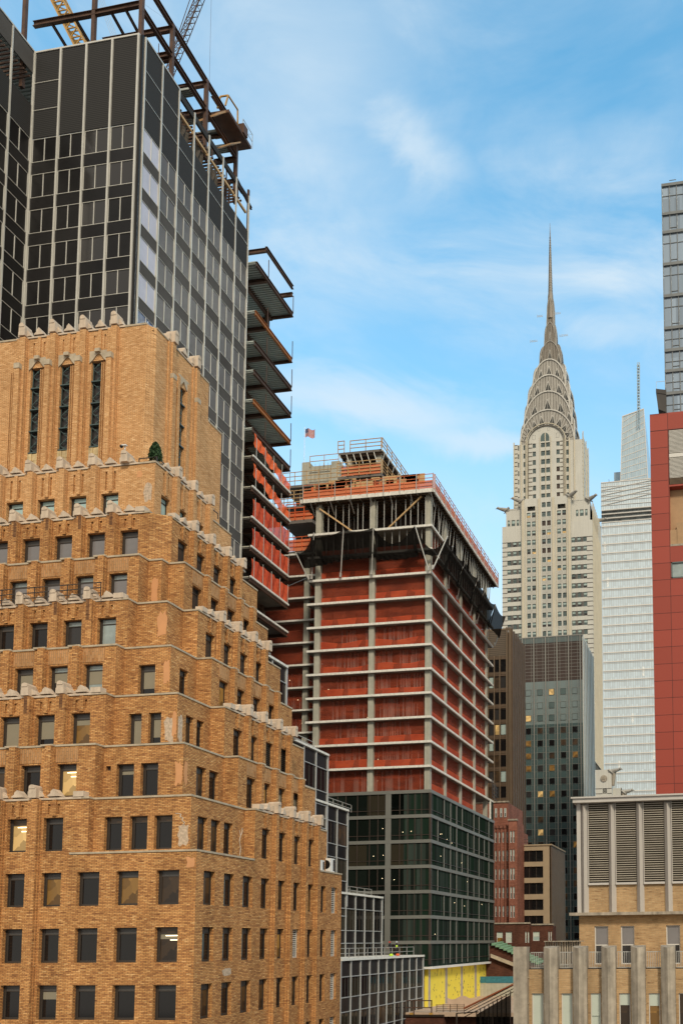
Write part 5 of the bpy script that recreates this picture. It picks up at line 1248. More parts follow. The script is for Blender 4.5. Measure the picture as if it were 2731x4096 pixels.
# ================================================================ bronze fin tower
BR = thing('bronze_office_tower', 'dark bronze tower with close vertical fins, between the netted tower and the teal tower', 'building', (-50, 197, GZ))
F, S = ('F', 190.0), ('S', -46.1); ws = WinSet('bronze_dark')
g = MB(); g.box(-60, -46.95, 190.25, 203, GZ, 67.3); g.box(-46.95, -46.3, 190.4, 203.4, GZ, 67.3); part('body', g, 'bronze_dark', BR)
sp, mu, lv = MB(), MB(), MB()
cols = [(-55.6, -54.3), (-54.05, -52.75), (-52.55, -51.25), (-51.05, -49.98), (-49.7, -48.65), (-48.45, -47.2)]
rows = [(61.2, 58.5), (57.4, 54.95), (53.9, 51.35), (50.2, 47.95), (46.9, 44.6), (43.5, 41.1), (40.1, 37.65)]
z = 36.7
while z > -10: rows.append((z, z - 2.4)); z -= 3.38
for (t, b) in rows:
    for a, c in cols: ws.add(F, a, c, b, t, .12, 'plain', pick(('dark_glass', 3), ('sash_pale', 2), ('smoke_glass', 2), ('lit_room', .8), ('dim_room', 1.5)))
    sp.fbox(F, -56, -47.1, b - .95, b - .08, -.2, .0); sp.fbox(F, -56, -47.1, b - .62, b - .5, 0, .05)
sp.fbox(F, -56, -47.1, 61.25, 61.95, -.2, 0); lv.fbox(F, -56, -47.1, 62.0, 67.7, -.2, .0)
for a, c in cols: mu.fbox(F, a - .2, a - .04, -10, 62 if a != cols[0][0] else 68, -.1, .25)
mu.fbox(F, -51.2, -51.0, 62, 68.2, 0, .25)
for x in (-47.15, -46.85, -46.5, -46.25): mu.fbox(F, x, x + .16, -10, 68.3, -.2, .35 - abs(x + 46.8) * .2)
mu.box(-56, -46.2, 189.9, 190.2, 67.7, 68.1)
g = MB()
for i in range(13): y = 190.6 + i * 1.0; g.box(-46.3, -45.9, y, y + .42, GZ, 67.9 - .0); 
for i in range(7): y = 190.3 + i * 2.0; g.box(-46.3, -45.75, y, y + .2, GZ, 68.1)
part('fin', g, 'bronze', BR); part('spandrel', sp, 'bronze', BR); part('louver', lv, 'bronze_louver', BR); part('mullion', mu, 'bronze_light', BR); ws.finish(BR)

# ================================================================ teal glass tower
TE = thing('teal_office_tower', 'dark teal glass office tower with grey mullions and a dark louvred crown', 'building', (-45, 240, GZ))
F, S = ('F', 230.0), ('S', -36.84); ws = WinSet('teal_panel')
g = MB(); g.box(-57, -37.0, 230.2, 249.4, GZ, 79.2); part('body', g, 'teal_panel', TE)
pn, mu, lv, fn = MB(), MB(), MB(), MB()
xs = [-56.0, -52.7, -49.65, -46.55, -43.5, -40.45, -37.4]
rows = [65.5, 62.0, 58.7, 55.35, 52.05, 48.75, 45.5, 42.05, 38.75]
z = 35.45
while z > -12: rows.append(z); z -= 3.32
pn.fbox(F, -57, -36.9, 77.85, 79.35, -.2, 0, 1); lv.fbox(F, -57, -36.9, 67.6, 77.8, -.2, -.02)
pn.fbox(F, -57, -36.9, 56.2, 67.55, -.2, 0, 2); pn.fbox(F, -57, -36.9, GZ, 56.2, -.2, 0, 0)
for r, z in enumerate(rows):
    for i in range(6):
        c = (xs[i] + xs[i + 1]) / 2; top = z
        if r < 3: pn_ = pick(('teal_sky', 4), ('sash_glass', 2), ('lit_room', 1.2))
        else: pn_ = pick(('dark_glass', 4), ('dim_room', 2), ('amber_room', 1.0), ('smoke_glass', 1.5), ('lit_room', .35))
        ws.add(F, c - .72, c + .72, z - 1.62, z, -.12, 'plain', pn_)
    for q in (z - 1.68, z + .05): mu.fbox(F, -57, -37, q - .03, q + .03, 0, .03, 1)
for x in xs: mu.fbox(F, x - .13, x + .13, GZ, 79.5, -.1, .3)
for i in range(6):
    for s in (-.8, .8): c = (xs[i] + xs[i + 1]) / 2 + s; mu.fbox(F, c - .035, c + .035, GZ, 79.4, 0, .05, 1)
for i in range(11):
    z = 68.4 + i * .9; mu.fbox(F, -57, -37, z - .04, z + .04, 0, .04, 1)
mu.box(-57, -36.7, 229.9, 230.2, 79.3, 79.55)
g = MB(); g.box(-37.0, -36.9, 230.2, 249.4, GZ, 79.3); part('side_wall', g, 'teal_panel', TE)
for i in range(8): y = 230.3 + i * 2.6; fn.box(-36.9, -36.66, y, y + .75, GZ, 79.5)
part('wall_panel', pn, ['teal_panel', 'teal_light', 'teal_sky'], TE); part('louver', lv, 'vent_brown', TE); part('mullion', mu, ['mullion_grey', 'mullion_grey'], TE); part('fin', fn, 'white_fin', TE); ws.finish(TE)

# ================================================================ art deco skyscraper with steel crown and spire
CH = thing('art_deco_skyscraper', 'tall pale stone skyscraper with a sunburst steel crown of stacked arches and a needle spire', 'building', (-70, 361, GZ))
F, S = ('F', 350.0), ('S', -51.6); ws = WinSet('sash_frame'); wl, dk, rb = MB(), MB(), MB()
fz_ = [172.3 - 3.79 * i for i in range(0, 26)]; Z0 = 70
wingL, wingR = (-88.37, -80.3), (-60.0, -51.6)
holes = []
lw = [(-86.3, -84.85), (-83.95, -82.5), (-81.7, -80.2)]; rw = [(-60.0, -58.55), (-57.7, -56.25), (-55.3, -53.85)]
for i, z in enumerate(fz_):
    if i >= 3 and z - 2.2 > Z0:
        for a, b in lw + rw: ws.add(F, a, b, z - 2.1, z, .3, 'sash', pick(('sash_glass', 3), ('smoke_glass', 1)), pick(('sash_pale', 3), ('sash_glass', 2))); holes.append(ws.hole())
        for a, b in ((-84.85, -83.95), (-82.5, -81.7), (-58.55, -57.7), (-56.25, -55.3)): dk.fbox(F, a, b, z - 2.1, z, 0, .02)
        for q in (z - .1, z - 2.1): dk.fbox(F, -88.37, lw[0][0], q - .22, q + .12, 0, .02); dk.fbox(F, rw[2][1], -51.6, q - .22, q + .12, 0, .02)
        if i < 22:
            for q in (z - .1, z - 2.1): dk.fbox(S, 350.0, 351.6, q - .22, q + .12, 0, .02)
wl.wall(F, -88.37, -80.3, Z0, 167.6, holes); wl.wall(F, -60.9, -51.6, Z0, 167.6, holes)
# eagle-level shoulders
for a, b, s in ((-87.0, -80.3, -1), (-60.9, -52.6, 1)):
    x = -84.0 if s < 0 else -55.9; hs = []
    for q in (-1.85, 0, 1.85): wd = .95 if q else 1.5; ws.add(('F', 351.0), x + q - wd / 2, x + q + wd / 2, 167.9 if s < 0 else 170.0, 170.6 if s < 0 else 172.7, .25, 'sash', 'sash_glass', 'sash_pale'); hs.append(ws.hole())
    wl.wall(('F', 351.0), a, b, 166.5, 174.8 if s < 0 else 176.5, hs)
    wl.box(a, b, 350.9, 352, 174.8 if s < 0 else 176.5, 175.3 if s < 0 else 177.0); wl.box(a, b, 351.8, 374, 165, 174.7)
wl.box(-88.37, -52.3, 350.7, 374.9, Z0, 167.3)
# side face: long rows of small windows
sh = []
for i, z in enumerate(fz_[3:26]):
    for y in [352.6 + q * 2.55 for q in range(9)]: ws.add(S, y - .62, y + .62, z - 2.1, z, .2, 'sash', 'sash_glass'); sh.append(ws.hole())
wl.wall(S, 350, 375, Z0, 167.6, sh); wl.wall(('S', -52.6), 351, 374, 166, 176.6, [])
for y in [351.3 + q * 2.55 for q in range(10)]: rb.fbox(S, y - .25, y + .25, Z0, 176.0, 0, .25)
# central bay: ribbed piers, paired windows, louvres
CB = ('F', 349.3); holes = []
prs = [(-78.0, -76.5), (-75.95, -74.4), (-71.85, -70.3), (-69.8, -68.25), (-65.65, -64.1), (-63.55, -62.0)]
for i, z in enumerate(fz_):
    for j, (a, b) in enumerate(prs):
        if i < 0 or z - 2 < Z0: continue
        pn_ = pick(('sash_glass', 5), ('smoke_glass', 1), ('lit_room', .35)); p2 = pick(('sash_pale', 3), ('sash_glass', 2))
        if j in (2, 3) and i in (1, 4): pn_ = p2 = 'vent_brown'
        ws.add(CB, a, b, z - 2.1, z, .3, 'sash', pn_, p2); holes.append(ws.hole())
for j in (2, 3): ws.add(CB, *prs[j], 174.1, 176.2, .3, 'sash', 'sash_glass', 'sash_glass'); holes.append(ws.hole())
for a, b in ((-78.0, -74.4), (-65.65, -62.0)): holes.append((a + .2, b - .2, 173.0, 174.9, .3))
wl.wall(CB, -80.37, -60.0, Z0, 178.2, holes); wl.box(-80.37, -60.0, 349.9, 352, 177.4, 178.15)
wl.wall(('S', -60.0), 349.3, 351.5, Z0, 178.2, ()); wl.quad((-80.37, 349.3, Z0), (-80.37, 351.5, Z0), (-80.37, 351.5, 178.2), (-80.37, 349.3, 178.2))
for i, z in enumerate(fz_):                              # fluted spandrels
    for a, b in ((prs[0][0], prs[1][1]), (prs[2][0], prs[3][1]), (prs[4][0], prs[5][1])):
        for q in range(8): u = a + .12 + q * (b - a) / 7.6; dk.fbox(CB, u, u + .11, z - 3.7, z - 2.15, 0, .015, 1)
for x in (-79.6, -72.9, -67.2, -60.7): rb.fbox(CB, x - .45, x + .45, Z0, 177.8, 0, .35)
for a in (-78.4, -74.2, -66.0, -61.8): rb.fprism(CB, [(a - .15, Z0), (a + .15, Z0), (a + .15, 173.6), (a, 175.0), (a - .15, 173.6)], 0, .22)
# upper shaft
SF = ('F', 352.4); hs = []
for i in range(9):
    z = 203.2 - 3.62 * i
    for a, b in ((-72.7, -71.05), (-70.6, -68.95)): ws.add(SF, a, b, z - 2.1, z, .3, 'sash', 'sash_glass', 'sash_glass'); hs.append(ws.hole())
    for a, b in ((-76.15, -74.85), (-66.3, -64.95)): ws.add(SF, a, b, z - 2.1, z, .3, 'sash', 'vent_brown' if (a > -70 and i in (3, 4, 5, 6)) else 'sash_glass', 'sash_glass' if i < 3 or a < -70 else 'vent_brown'); hs.append(ws.hole())
    for a, b in ((-80.0, -78.95), (-62.3, -61.2), (-82.3, -81.8), (-78.5, -78.1), (-63.5, -63.0)): ws.add(SF if a > -82 else SF, a, b, z - 2.6, z - .5, .25, 'sash', 'sash_glass'); hs.append(ws.hole())
    for q in (-.3, -2.0): dk.fbox(SF, -83.9, -82.5, z + q - .2, z + q + .2, 0, .02, 1); dk.fbox(SF, -77.9, -76.3, z + q - .2, z + q + .2, 0, .02, 1); dk.fbox(SF, -64.8, -63.6, z + q - .2, z + q + .2, 0, .02, 1)
arch = [(-8.1 * math.cos(t * math.pi / 16), 203.0 + 7.6 * math.sin(t * math.pi / 16)) for t in range(17)]
wl.wall(SF, -83.9, -55.6, 166, 203.0, hs); wl.fprism(SF, [(-70.6 + x, z) for x, z in arch], -.4, .02)
for a, b in ((-76.2, -75.0), (-66.4, -65.1)): ws.add(SF, a, b, 204.6, 206.6, -.03, 'sash', 'sash_glass')
for a in (-74.0, -70.0): ws.add(SF, a, a + 1.0, 208.0, 209.2, -.03, 'plain', 'sash_glass')
ap = [(-71.0 + 1.8 * math.cos(t * math.pi / 10), 205.0 + 2.2 * math.sin(t * math.pi / 10)) for t in range(11)]; dk.fprism(SF, [(-69.2, 203.6)] + ap + [(-72.8, 203.6)], 0, .05, 2); rb.fbox(SF, -71.1, -70.9, 203.6, 207.1, 0, .12)
wl.box(-83.7, -56.3, 353.2, 370, 166, 203.0)
for r_, (rad, dp) in enumerate(((8.25, .5), (7.4, .32))):   # mouldings round the masonry arch
    pts = [(-70.6 - rad * math.cos(t * math.pi / 18), 203.0 + (rad - .35) * math.sin(t * math.pi / 18)) for t in range(19)]
    pts = [(pts[0][0], 178.5)] + pts + [(pts[-1][0], 178.5)]
    for p, q in zip(pts, pts[1:]): (rb if r_ == 0 else dk).beam(P3(SF, *p, dp), P3(SF, *q, dp), .34 if r_ == 0 else .2, .3, 0 if r_ == 0 else 1)
for u in (-73.1, -70.8, -68.6): rb.fbox(SF, u - .12, u + .12, 172, 207 if u == -70.8 else 205.4, .0, .2)
# shaft side and corner pavilions
SS = ('S', -55.6); hs = []
for i in range(9):
    z = 203.2 - 3.62 * i
    for y in (354.0, 357.0, 360.0, 363.0, 366.0, 368.5): ws.add(SS, y - .5, y + .5, z - 2.1, z, .25, 'sash', 'sash_glass'); hs.append(ws.hole())
    dk.fbox(SS, 352.4, 353.2, z - .5, z - .1, 0, .02, 1); dk.fbox(SS, 352.4, 353.2, z - 2.2, z - 1.8, 0, .02, 1)
wl.wall(SS, 352.4, 370, 166, 206, hs)
for x in (-83.9, -80.9, -78.2, -63.2, -60.9, -58.9): rb.fbox(SF, x - .22, x + .22, 166, 204, 0, .4)
for y in (353.6, 361.5, 366.9): rb.fbox(SS, y - .25, y + .25, 166, 207, 0, .3)
part('wall', wl, 'white_brick', CH); part('dark_brick_band', dk, ['grey_brick', 'steel_rib', 'sash_glass'], CH); part('pier', rb, 'pale_stone', CH)
ws.finish(CH)
# crown: nested barrel vaults crossing at right angles, each tier narrower and higher
AY = .62; CXc, CYc = -70.4, 361.0
tiers = [(11.3, 202.5, 217.8), (10.0, 211.0, 226.3), (8.9, 218.5, 233.8), (6.9, 229.0, 241.4), (4.6, 237.2, 250.3), (2.55, 245.8, 259.6), (1.55, 254.5, 271.0)]
LEAN = .36
def vault(mb, cx, cy, a, ay, zs, za, zb, n=18):
    prof = [(-1, zb)] + [(-math.cos(math.pi * t / n), zs + (za - zs) * math.sin(math.pi * t / n) ** .92) for t in range(n + 1)] + [(1, zb)]
    m = len(prof)
    for (vx, vy, ex, ey) in ((a, 0, 0, ay * 1.0), (0, ay, a * 1.0, 0)):
        k = len(mb.v)
        for s in (-1, 1):
            for u, z in prof:
                h = max(0, (z - zs) / (za - zs)); e = 1 - LEAN * h ** 6 if vx == 0 else 1
                mb.v.append((cx + u * vx + s * ex * e, cy + u * vy + s * ey * e, z))
        for i in range(m - 1): mb.f.append((k + i, k + i + 1, k + m + i + 1, k + m + i)); mb.m.append(0)
        mb.f.append(tuple(k + i for i in range(m))); mb.m.append(0); mb.f.append(tuple(k + m + i for i in range(m))[::-1]); mb.m.append(0)
prev = (8.2, 203.0, 210.6)
for ti, (a, zs, za) in enumerate(tiers):
    ay = a * AY; g = MB(); cx = CXc + (.15 * ti if ti < 5 else .45)
    vault(g, cx, CYc, a, ay, zs, za, zs - (14 if ti else 2))
    cr = part('crown_tier', g, 'steel_cladding' if ti < 4 else 'steel_weathered', CH)
    # sunburst: raised seams fanning between this arch and the one below, a rolled rim, triangular dormer windows
    rbm, win, rim = MB(), MB(), MB()
    pa, pzs, pza = prev if ti == 0 else (tiers[ti - 1][0], tiers[ti - 1][1], tiers[ti - 1][2])
    E_ = lambda A, ZS, ZA, th: (A * math.cos(th), ZS + (ZA - ZS) * math.sin(th) ** .92)
    for face, sc_, cc in ((('F', CYc - ay), 1.0, cx), (('S', cx + a), AY, CYc)):
        ln = (lambda v: 0.0) if face[0] == 'F' else (lambda v: -a * LEAN * (max(0, (v - zs) / (za - zs)) ** 6))
        d = .0; n = (26, 26, 24, 18, 12, 8, 5)[ti]
        for q in range(n + 1):
            th = math.pi * (q + .5) / (n + 1)
            u0, v0 = E_(pa, pzs, pza, th) if ti == 0 else E_(pa * .97, pzs, pza, th); u1, v1 = E_(a, zs, za, th)
            if ti: u0 = max(-a, min(a, u0)); 
            if v1 - v0 < .3 and abs(u1 - u0) < .3: continue
            rbm.beam(P3(face, cc + u0 * sc_, v0, .06 + ln(v0)), P3(face, cc + u1 * sc_, v1, .06 + ln(v1)), .1, .14)
        pts = [E_(a, zs, za, math.pi * q / 20) for q in range(21)]
        for (u0, v0), (u1, v1) in zip(pts, pts[1:]):
            rim.beam(P3(face, cc + u0 * sc_, v0, .1 + ln(v0)), P3(face, cc + u1 * sc_, v1, .1 + ln(v1)), .5 if ti < 4 else .28, .5 if ti < 4 else .28)
        angs = ((18, 36, 56, 76, 104, 124, 144, 162), (34, 60, 90, 120, 146), (40, 62, 90, 118, 140), (42, 66, 90, 114, 138), (55, 90, 125), (90,), ())[ti]
        for dg in angs:
            th = math.radians(dg); bu, bv = E_(pa, pzs, pza, th); bu = bu * .97
            tu, tv = E_(a, zs, za, th); k = .60 if ti else .72
            bx_, bz_ = bu + (tu - bu) * .06, bv + (tv - bv) * .06
            if abs(bx_) > a: continue
            ax_, az_ = bu + (tu - bu) * k, bv + (tv - bv) * k; az_ = max(az_, bz_ + (4.3 if 0 < ti < 4 else 3.2 if ti else 1.2)); 
            if ti: ax_ = bx_ * .96
            dx, dz = ax_ - bx_, az_ - bz_; L_ = math.hypot(dx, dz); px_, pz_ = -dz / L_, dx / L_; hw = (1.5, 1.5, 1.4, 1.2, .9, .45, .3)[ti]
            T3_ = [(cc + (bx_ + px_ * hw) * sc_, bz_ + pz_ * hw), (cc + (bx_ - px_ * hw) * sc_, bz_ - pz_ * hw), (cc + ax_ * sc_, az_)]
            if face[0] == 'S': win.poly([P3(face, u_, v_, .3 + ln(v_)) for u_, v_ in T3_]); continue
            win.fprism(face, T3_, .02, .2)
            for (p, q) in ((0, 1), (1, 2), (2, 0)): rim.beam(P3(face, *T3_[p], .24), P3(face, *T3_[q], .24), .2)
            m0 = ((T3_[0][0] + T3_[1][0]) / 2, (T3_[0][1] + T3_[1][1]) / 2); rim.beam(P3(face, *m0, .24), P3(face, *T3_[2], .24), .1)
    part('seam', rbm, 'steel_rib', cr); part('arch_rim', rim, 'steel_rim' if ti < 4 else 'steel_cladding', cr); part('dormer_window', win, 'crown_glass', cr, kind='stuff' if False else None)
# needle with ribbed collars
g = MB()
def taper(z0, z1, r0, r1): g.cyl((-69.95, 361, z0), (-69.95, 361, z1), r0, 8, r2=r1)
taper(262, 272.5, 1.5, 1.15); taper(272.5, 274, 1.15, .95); taper(274, 290, .95, .55); taper(290, 305.6, .55, .04)
part('spire', g, 'steel_weathered', CH)
g = MB()
for i in range(22): z = 274.5 + i * 1.15; g.cyl((-69.95, 361, z), (-69.95, 361, z + .12), 1.0 - .03 * i, 8)
part('spire_ring', g, 'steel_rib', CH)
for (z, x0, x1, y) in ((262.4, -75.3, -73.0, 359), (262.7, -67.6, -65.4, 359), (250.9, -78.2, -75.2, 358), (251.9, -65.7, -62.2, 358)):
    g = MB(); g.beam((x0, y, z), (x1, y, z), .12); g.beam((x0, y, z + .5), (x1, y, z + .5), .08)
    for q in range(4): x = x0 + (x1 - x0) * q / 3; g.beam((x, y, z - .3), (x, y, z + 1.1 - .2 * q), .08)
    part('antenna', g, 'pipe', CH)
# eagles
def eagle(x, y, z, sx, sy):
    g = MB(); d = Vector((sx, sy, 0)).normalized(); n = Vector((-d.y, d.x, 0)); p = Vector((x, y, z))
    g.cyl(p - d * 1.6 + Vector((0, 0, -.6)), p + d * 1.2, 1.1, 8, r2=.75); g.cyl(p + d * 1.2, p + d * 2.6 + Vector((0, 0, .25)), .75, 8, r2=.5)
    g.ball(p + d * 2.9 + Vector((0, 0, .45)), .62, .62, .55, 8); g.cyl(p + d * 3.2 + Vector((0, 0, .4)), p + d * 4.0 + Vector((0, 0, .0)), .3, 6, r2=.06)
    for s in (-1, 1): g.cyl(p - d * 1.5 + n * s * .9 + Vector((0, 0, .3)), p + d * .6 + n * s * 1.0 + Vector((0, 0, -1.3)), .55, 6, r2=.1)
    g.cyl(p - d * .3 + Vector((0, 0, -.8)), p - d * .8 + Vector((0, 0, -3.0)), .7, 6, r2=.15)
    part('eagle_gargoyle', g, 'steel_cladding', CH)
eagle(-87.4, 351.4, 175.6, -1, -.25); eagle(-80.9, 349.6, 178.0, -1, -.5); eagle(-60.0, 349.4, 178.4, .8, -.6); eagle(-52.5, 350.9, 177.0, .9, -.5); eagle(-52.0, 371.5, 177.5, 1, .1)
# lower setback of the same tower with its own eagles, visible between the teal tower and the grey louvres
LB = thing('gargoyle_wing', 'pale stone shoulder with two dark metal eagles, low between the teal and white glass towers', 'building', (-42, 352, GZ))
g = MB(); hs = []; ws = WinSet('sash_frame'); fw = ('F', 340.0)
for z in (57.5, 53.6, 49.8, 46.0): ws.add(fw, -47.2, -45.6, z - 2.1, z, .25, 'sash', 'sash_glass', 'sash_pale'); hs.append(ws.hole())
g.wall(fw, -50, -43.8, GZ, 64.6, hs); g.box(-50, -43.8, 340.3, 356, GZ, 64.5); g.box(-43.8, -40.6, 344, 356, GZ, 58); g.fprism(('S', -40.6), [(344, GZ), (356, GZ), (356, 54), (344, 58.5)], -.2, .0); part('wall', g, 'white_brick', LB)
g = MB()
for z in (57.5, 53.6, 49.8): g.fbox(fw, -50, -47.3, z - .3, z, 0, .03); g.fbox(fw, -45.5, -43.8, z - .3, z, 0, .03); g.fbox(fw, -50, -47.3, z - 2.2, z - 1.9, 0, .03); g.fbox(fw, -45.5, -43.8, z - 2.2, z - 1.9, 0, .03)
part('dark_brick_band', g, 'grey_brick', LB); ws.finish(LB)
g = MB(); g.cyl((-46.7, 339.9, 61.2), (-46.7, 339.6, 61.2), 1.25, 16); g.cyl((-46.7, 339.6, 61.2), (-46.7, 339.4, 61.2), .5, 12); part('medallion', g, 'grey_stone', LB)
CH_ = CH; CH = LB
eagle(-43.2, 340.5, 64.2, 1, -.3); eagle(-39.6, 345.5, 57.0, 1, .1)
g = MB(); g.cyl((-43.4, 341, 58.5), (-43.4, 341, 63.5), .6, 8, r2=1.3); g.cyl((-40.2, 346, 50), (-40.2, 346, 56.5), .7, 8, r2=1.6); part('bracket', g, 'grey_stone', LB)
CH = CH_

# ================================================================ crystalline white glass tower
BA = thing('faceted_glass_tower', 'pale faceted white glass tower with a lattice mast, right of the spired skyscraper', 'building', (-60, 620, GZ))
F = ('F', 600.0); gl, fr = MB(), MB()
gl.wall(F, -82.0, -40, GZ, 284.5, ()); gl.wall(F, -82.0, -40, 293.3, 312.8, ()); gl.box(-81.9, -40, 600.5, 640, GZ, 280); gl.quad((-82, 600, GZ), (-82, 640, GZ), (-82, 640, 312), (-82, 600, 312))
g = MB(); g.fq(F, -82, -40, 284.5, 293.3, -1.0); part('mechanical_floor', g, 'mechanical_dark', BA)
z = 282.0; rows = []
while z > 30: fr.fbox(F, -82, -40, z - .7, z, 0, .35); fr.fbox(F, -82, -40, z - 1.5, z - 1.3, 0, .2); z -= 6.3
for z in (284.7, 287.6, 290.6, 293.4): fr.fbox(F, -82, -40, z - .55, z, -.9, .35)
x = -82
vm = MB()
while x < -40: vm.fbox(F, x - .1, x + .1, 30, 284.5, 0, .15); vm.fbox(F, x - .1, x + .1, 293.3, 312.8, 0, .15); x += 1.55
part('vertical_mullion', vm, 'pale_mullion', BA)
for z in (296.5, 299.7, 303.0, 306.5, 309.8): fr.beam((-82, 599.8, z), (-40, 599.8, z - .3), .3)
for q in range(4): fr.beam((-82, 599.7, 296.5 + 3.6 * q), (-40, 599.7, 303.5 + 3.0 * q), .4)
fr.box(-82.1, -40, 599.7, 600.3, 312.5, 313.1)
U = [(-68.7, 640.0), (-66.7, 640.0), (-51.9, 640.0), (-49.6, 640)]
S3 = 640.0
def sc(x, z, Y=S3): k = Y / 600.0; return (x * k, Y, z * k)
A_, B_, C_, D_ = sc(-68.64, 309), sc(-66.72, 358.8), sc(-51.91, 362.8), sc(-49.76, 309)
up = MB(); up.quad(A_, D_, C_, B_); up.quad(D_, (D_[0] - 4, 668, D_[2]), (C_[0] - 6, 668, C_[2] - 3), C_); up.quad(D_, (D_[0] + 2.2, 668, D_[2]), (C_[0] - .2, 668, C_[2] - 3), C_); part('upper_glazing', up, 'haze_glass', BA)
fu = MB()
for i in range(15):
    t = i / 14; fu.beam(Vector(A_).lerp(Vector(D_), t), Vector(B_).lerp(Vector(C_), t), .16 if 0 < i < 14 else .5)
for i in range(13):
    t = i / 12; p = Vector(A_).lerp(Vector(B_), t); q = Vector(D_).lerp(Vector(C_), t + .0); fu.beam(p, q + Vector((0, 0, 2.6 + .2 * i if i < 12 else 0)), .4)
fu.beam(B_, C_, .7)
part('upper_mullion', fu, 'pale_frame', BA)
g = MB(); g.quad(sc(-73, 309, 650), sc(-67, 309, 650), sc(-67, 319.5, 650), sc(-73, 319.5, 650)); g.box(sc(-73, 0, 650)[0], sc(-67, 0, 650)[0], 650.1, 655, 325, 345.5); part('roof_screen', g, 'haze_glass', BA)
g = MB(); g.box(-76.5, -63.5, 602, 604, 313, 314); g.beam((-76.5, 603, 313), (-77, 603, 316.5), .3); g.beam((-76, 603, 313.5), (-72, 603, 315), .3); part('roof_crane', g, 'mechanical_dark', BA)
g = MB(); g.box(*( -46.5, -44.5), 598.2, 600, 322, 325); part('roof_unit', g, 'mechanical_dark', BA)
part('glazing', gl, 'pale_glass', BA); part('mullion', fr, 'pale_frame', BA)
g = MB(); mz0, mz1 = 386, 422.5; lattice_boom(g, (-59.3, 640, 372), (-58.7, 640, 422.5), 1.7, 3.1, .22)
for i in range(15): z = 388 + i * 2.3; g.box(-60.2 + .02 * i, -57.9 - .02 * i, 639, 641, z, z + .4)
part('mast', g, 'haze_glass', BA)

# ================================================================ red panelled building
RP = thing('red_panel_building', 'building clad in large dark red square panels with dark joints at the right edge', 'building', (-5, 160, GZ))
F = ('F', 150.0); g = MB(); RX0 = -11.97
bands = [89.55, 86.55, 83.5, 80.55] + [77.66 - 2.885 * i for i in range(30)]
hs = [(-8.88, 4, 76.8, 86.5, 1.5), (-8.85, 4, 66.4, 76.5, 1.5), (-8.8, -4.5, 60.5, 63.3, .3)]
g.wall(F, RX0, 4, GZ, 89.6, hs); g.box(RX0, 4, 150.02, 151, 88, 89.6) if False else None
g.box(RX0 + .02, 4, 152, 175, GZ, 89.4); g.quad((RX0, 150, GZ), (RX0, 175, GZ), (RX0, 175, 89.5), (RX0, 150, 89.5))
part('wall_panel', g, 'red_panel', RP)
g = MB()
for z in bands:
    g.fbox(F, RX0, -8.95 if z > 66 else 4, z - .035, z + .035, 0, .012)
for x in (-8.95,): g.fbox(F, x - .035, x + .035, GZ, 89.5, 0, .014)
for x in (-5.9, -2.9, .1): g.fbox(F, x - .035, x + .035, GZ, 66.2, 0, .014)
g.fbox(F, -11.9, 4, 86.5, 86.62, 0, .02)
part('joint', g, 'red_joint', RP)
g = MB(); g.fq(F, -8.88, 4, 76.8, 86.5, -1.4, 0); g.fq(F, -8.85, 4, 66.4, 76.5, -1.4, 1); g.fbox(F, -8.85, -7.7, 66.4, 68.9, -1.2, -.05, 1); g.fbox(F, -7.75, 4, 66.4, 70.1, -1.2, -.05, 1); part('recess', g, ['grey_panel', 'beige_panel'], RP)
g = MB()
for i in range(38):
    z = 78.0 + i * .225
    if 81.6 < z < 82.3: continue
    g.fbox(F, -8.8, 4, z, z + .1, -.35, -.05)
g.fbox(F, -8.8, 4, 81.65, 82.3, -.5, 0)
part('sun_louver', g, 'white_louver', RP)
g = MB()
for i in range(7): g.fbox(F, -8.8, 4, 76.75 + i * .2, 76.83 + i * .2, -.35, -.05)
part('lower_louver', g, 'bronze_light', RP)
g = MB(); g.fbox(F, -8.8, -4.5, 60.5, 60.7, -.25, .03); g.fbox(F, -8.8, -8.6, 60.5, 63.3, -.25, .03); g.fbox(F, -8.8, -4.5, 63.1, 63.3, -.25, .03); wn = part('window', g, 'teal_light', RP); g = MB(); g.fq(F, -8.7, -4.5, 60.6, 63.2, -.2); part('pane', g, 'sky_glass', wn)
g = MB(); g.fbox(F, -8.85, 4, 66.05, 66.4, 0, .03); part('sill', g, 'grey_stone', RP)

# ================================================================ blue-grey glass tower behind the red panels
GT = thing('blue_glass_tower', 'slim grey-blue glass tower with grey floor bands and one balcony, above the red panels', 'building', (-5, 205, GZ))
F = ('F', 190.0); g = MB(); g.fq(F, -11.6, 6, GZ, 166, 0); g.box(-11.5, 6, 190.3, 215, GZ, 165.9); part('glazing', g, 'cool_glass', GT)
g = MB(); zs = [165.9, 159.6 + 2.2, 154.8, 147.35, 140.0, 132.6, 127.5, 122.8, 117.7]
zb = [165.9, 154.8, 147.35, 140.0, 132.6, 127.5, 122.8, 117.7, 113, 108, 103]
for z in zb: g.fbox(F, -11.75, 6, z - .35, z + .3, 0, .35); g.fbox(F, -11.7, 6, z - 2.6, z - 2.5, 0, .12) 
g.fbox(F, -11.75, 6, 158.8, 159.4, 0, .35)
for z in zb: g.fbox(F, -10.0, -8.5, z + 1.0, z + 1.1, 0, .12)
for x in (-11.65, -10.02, -8.45, -6.9, -5.3): g.fbox(F, x - .09, x + .09, 90, 166, 0, .22)
part('mullion', g, 'grey_spandrel', GT)
g = MB(); g.hexa([(-13.7, 189.5, 118.0), (-11.5, 189.5, 117.4), (-11.5, 196, 117.4), (-13.7, 196, 118.0), (-13.7, 189.5, 118.9), (-11.5, 189.5, 118.4), (-11.5, 196, 118.4), (-13.7, 196, 118.9)]); g.fprism(('F', 189.6), [(-13.65, 118.0), (-11.5, 117.5), (-11.5, 113.4), (-13.3, 114.3)], -6, 0); ba = part('balcony', g, 'grey_panel', GT)
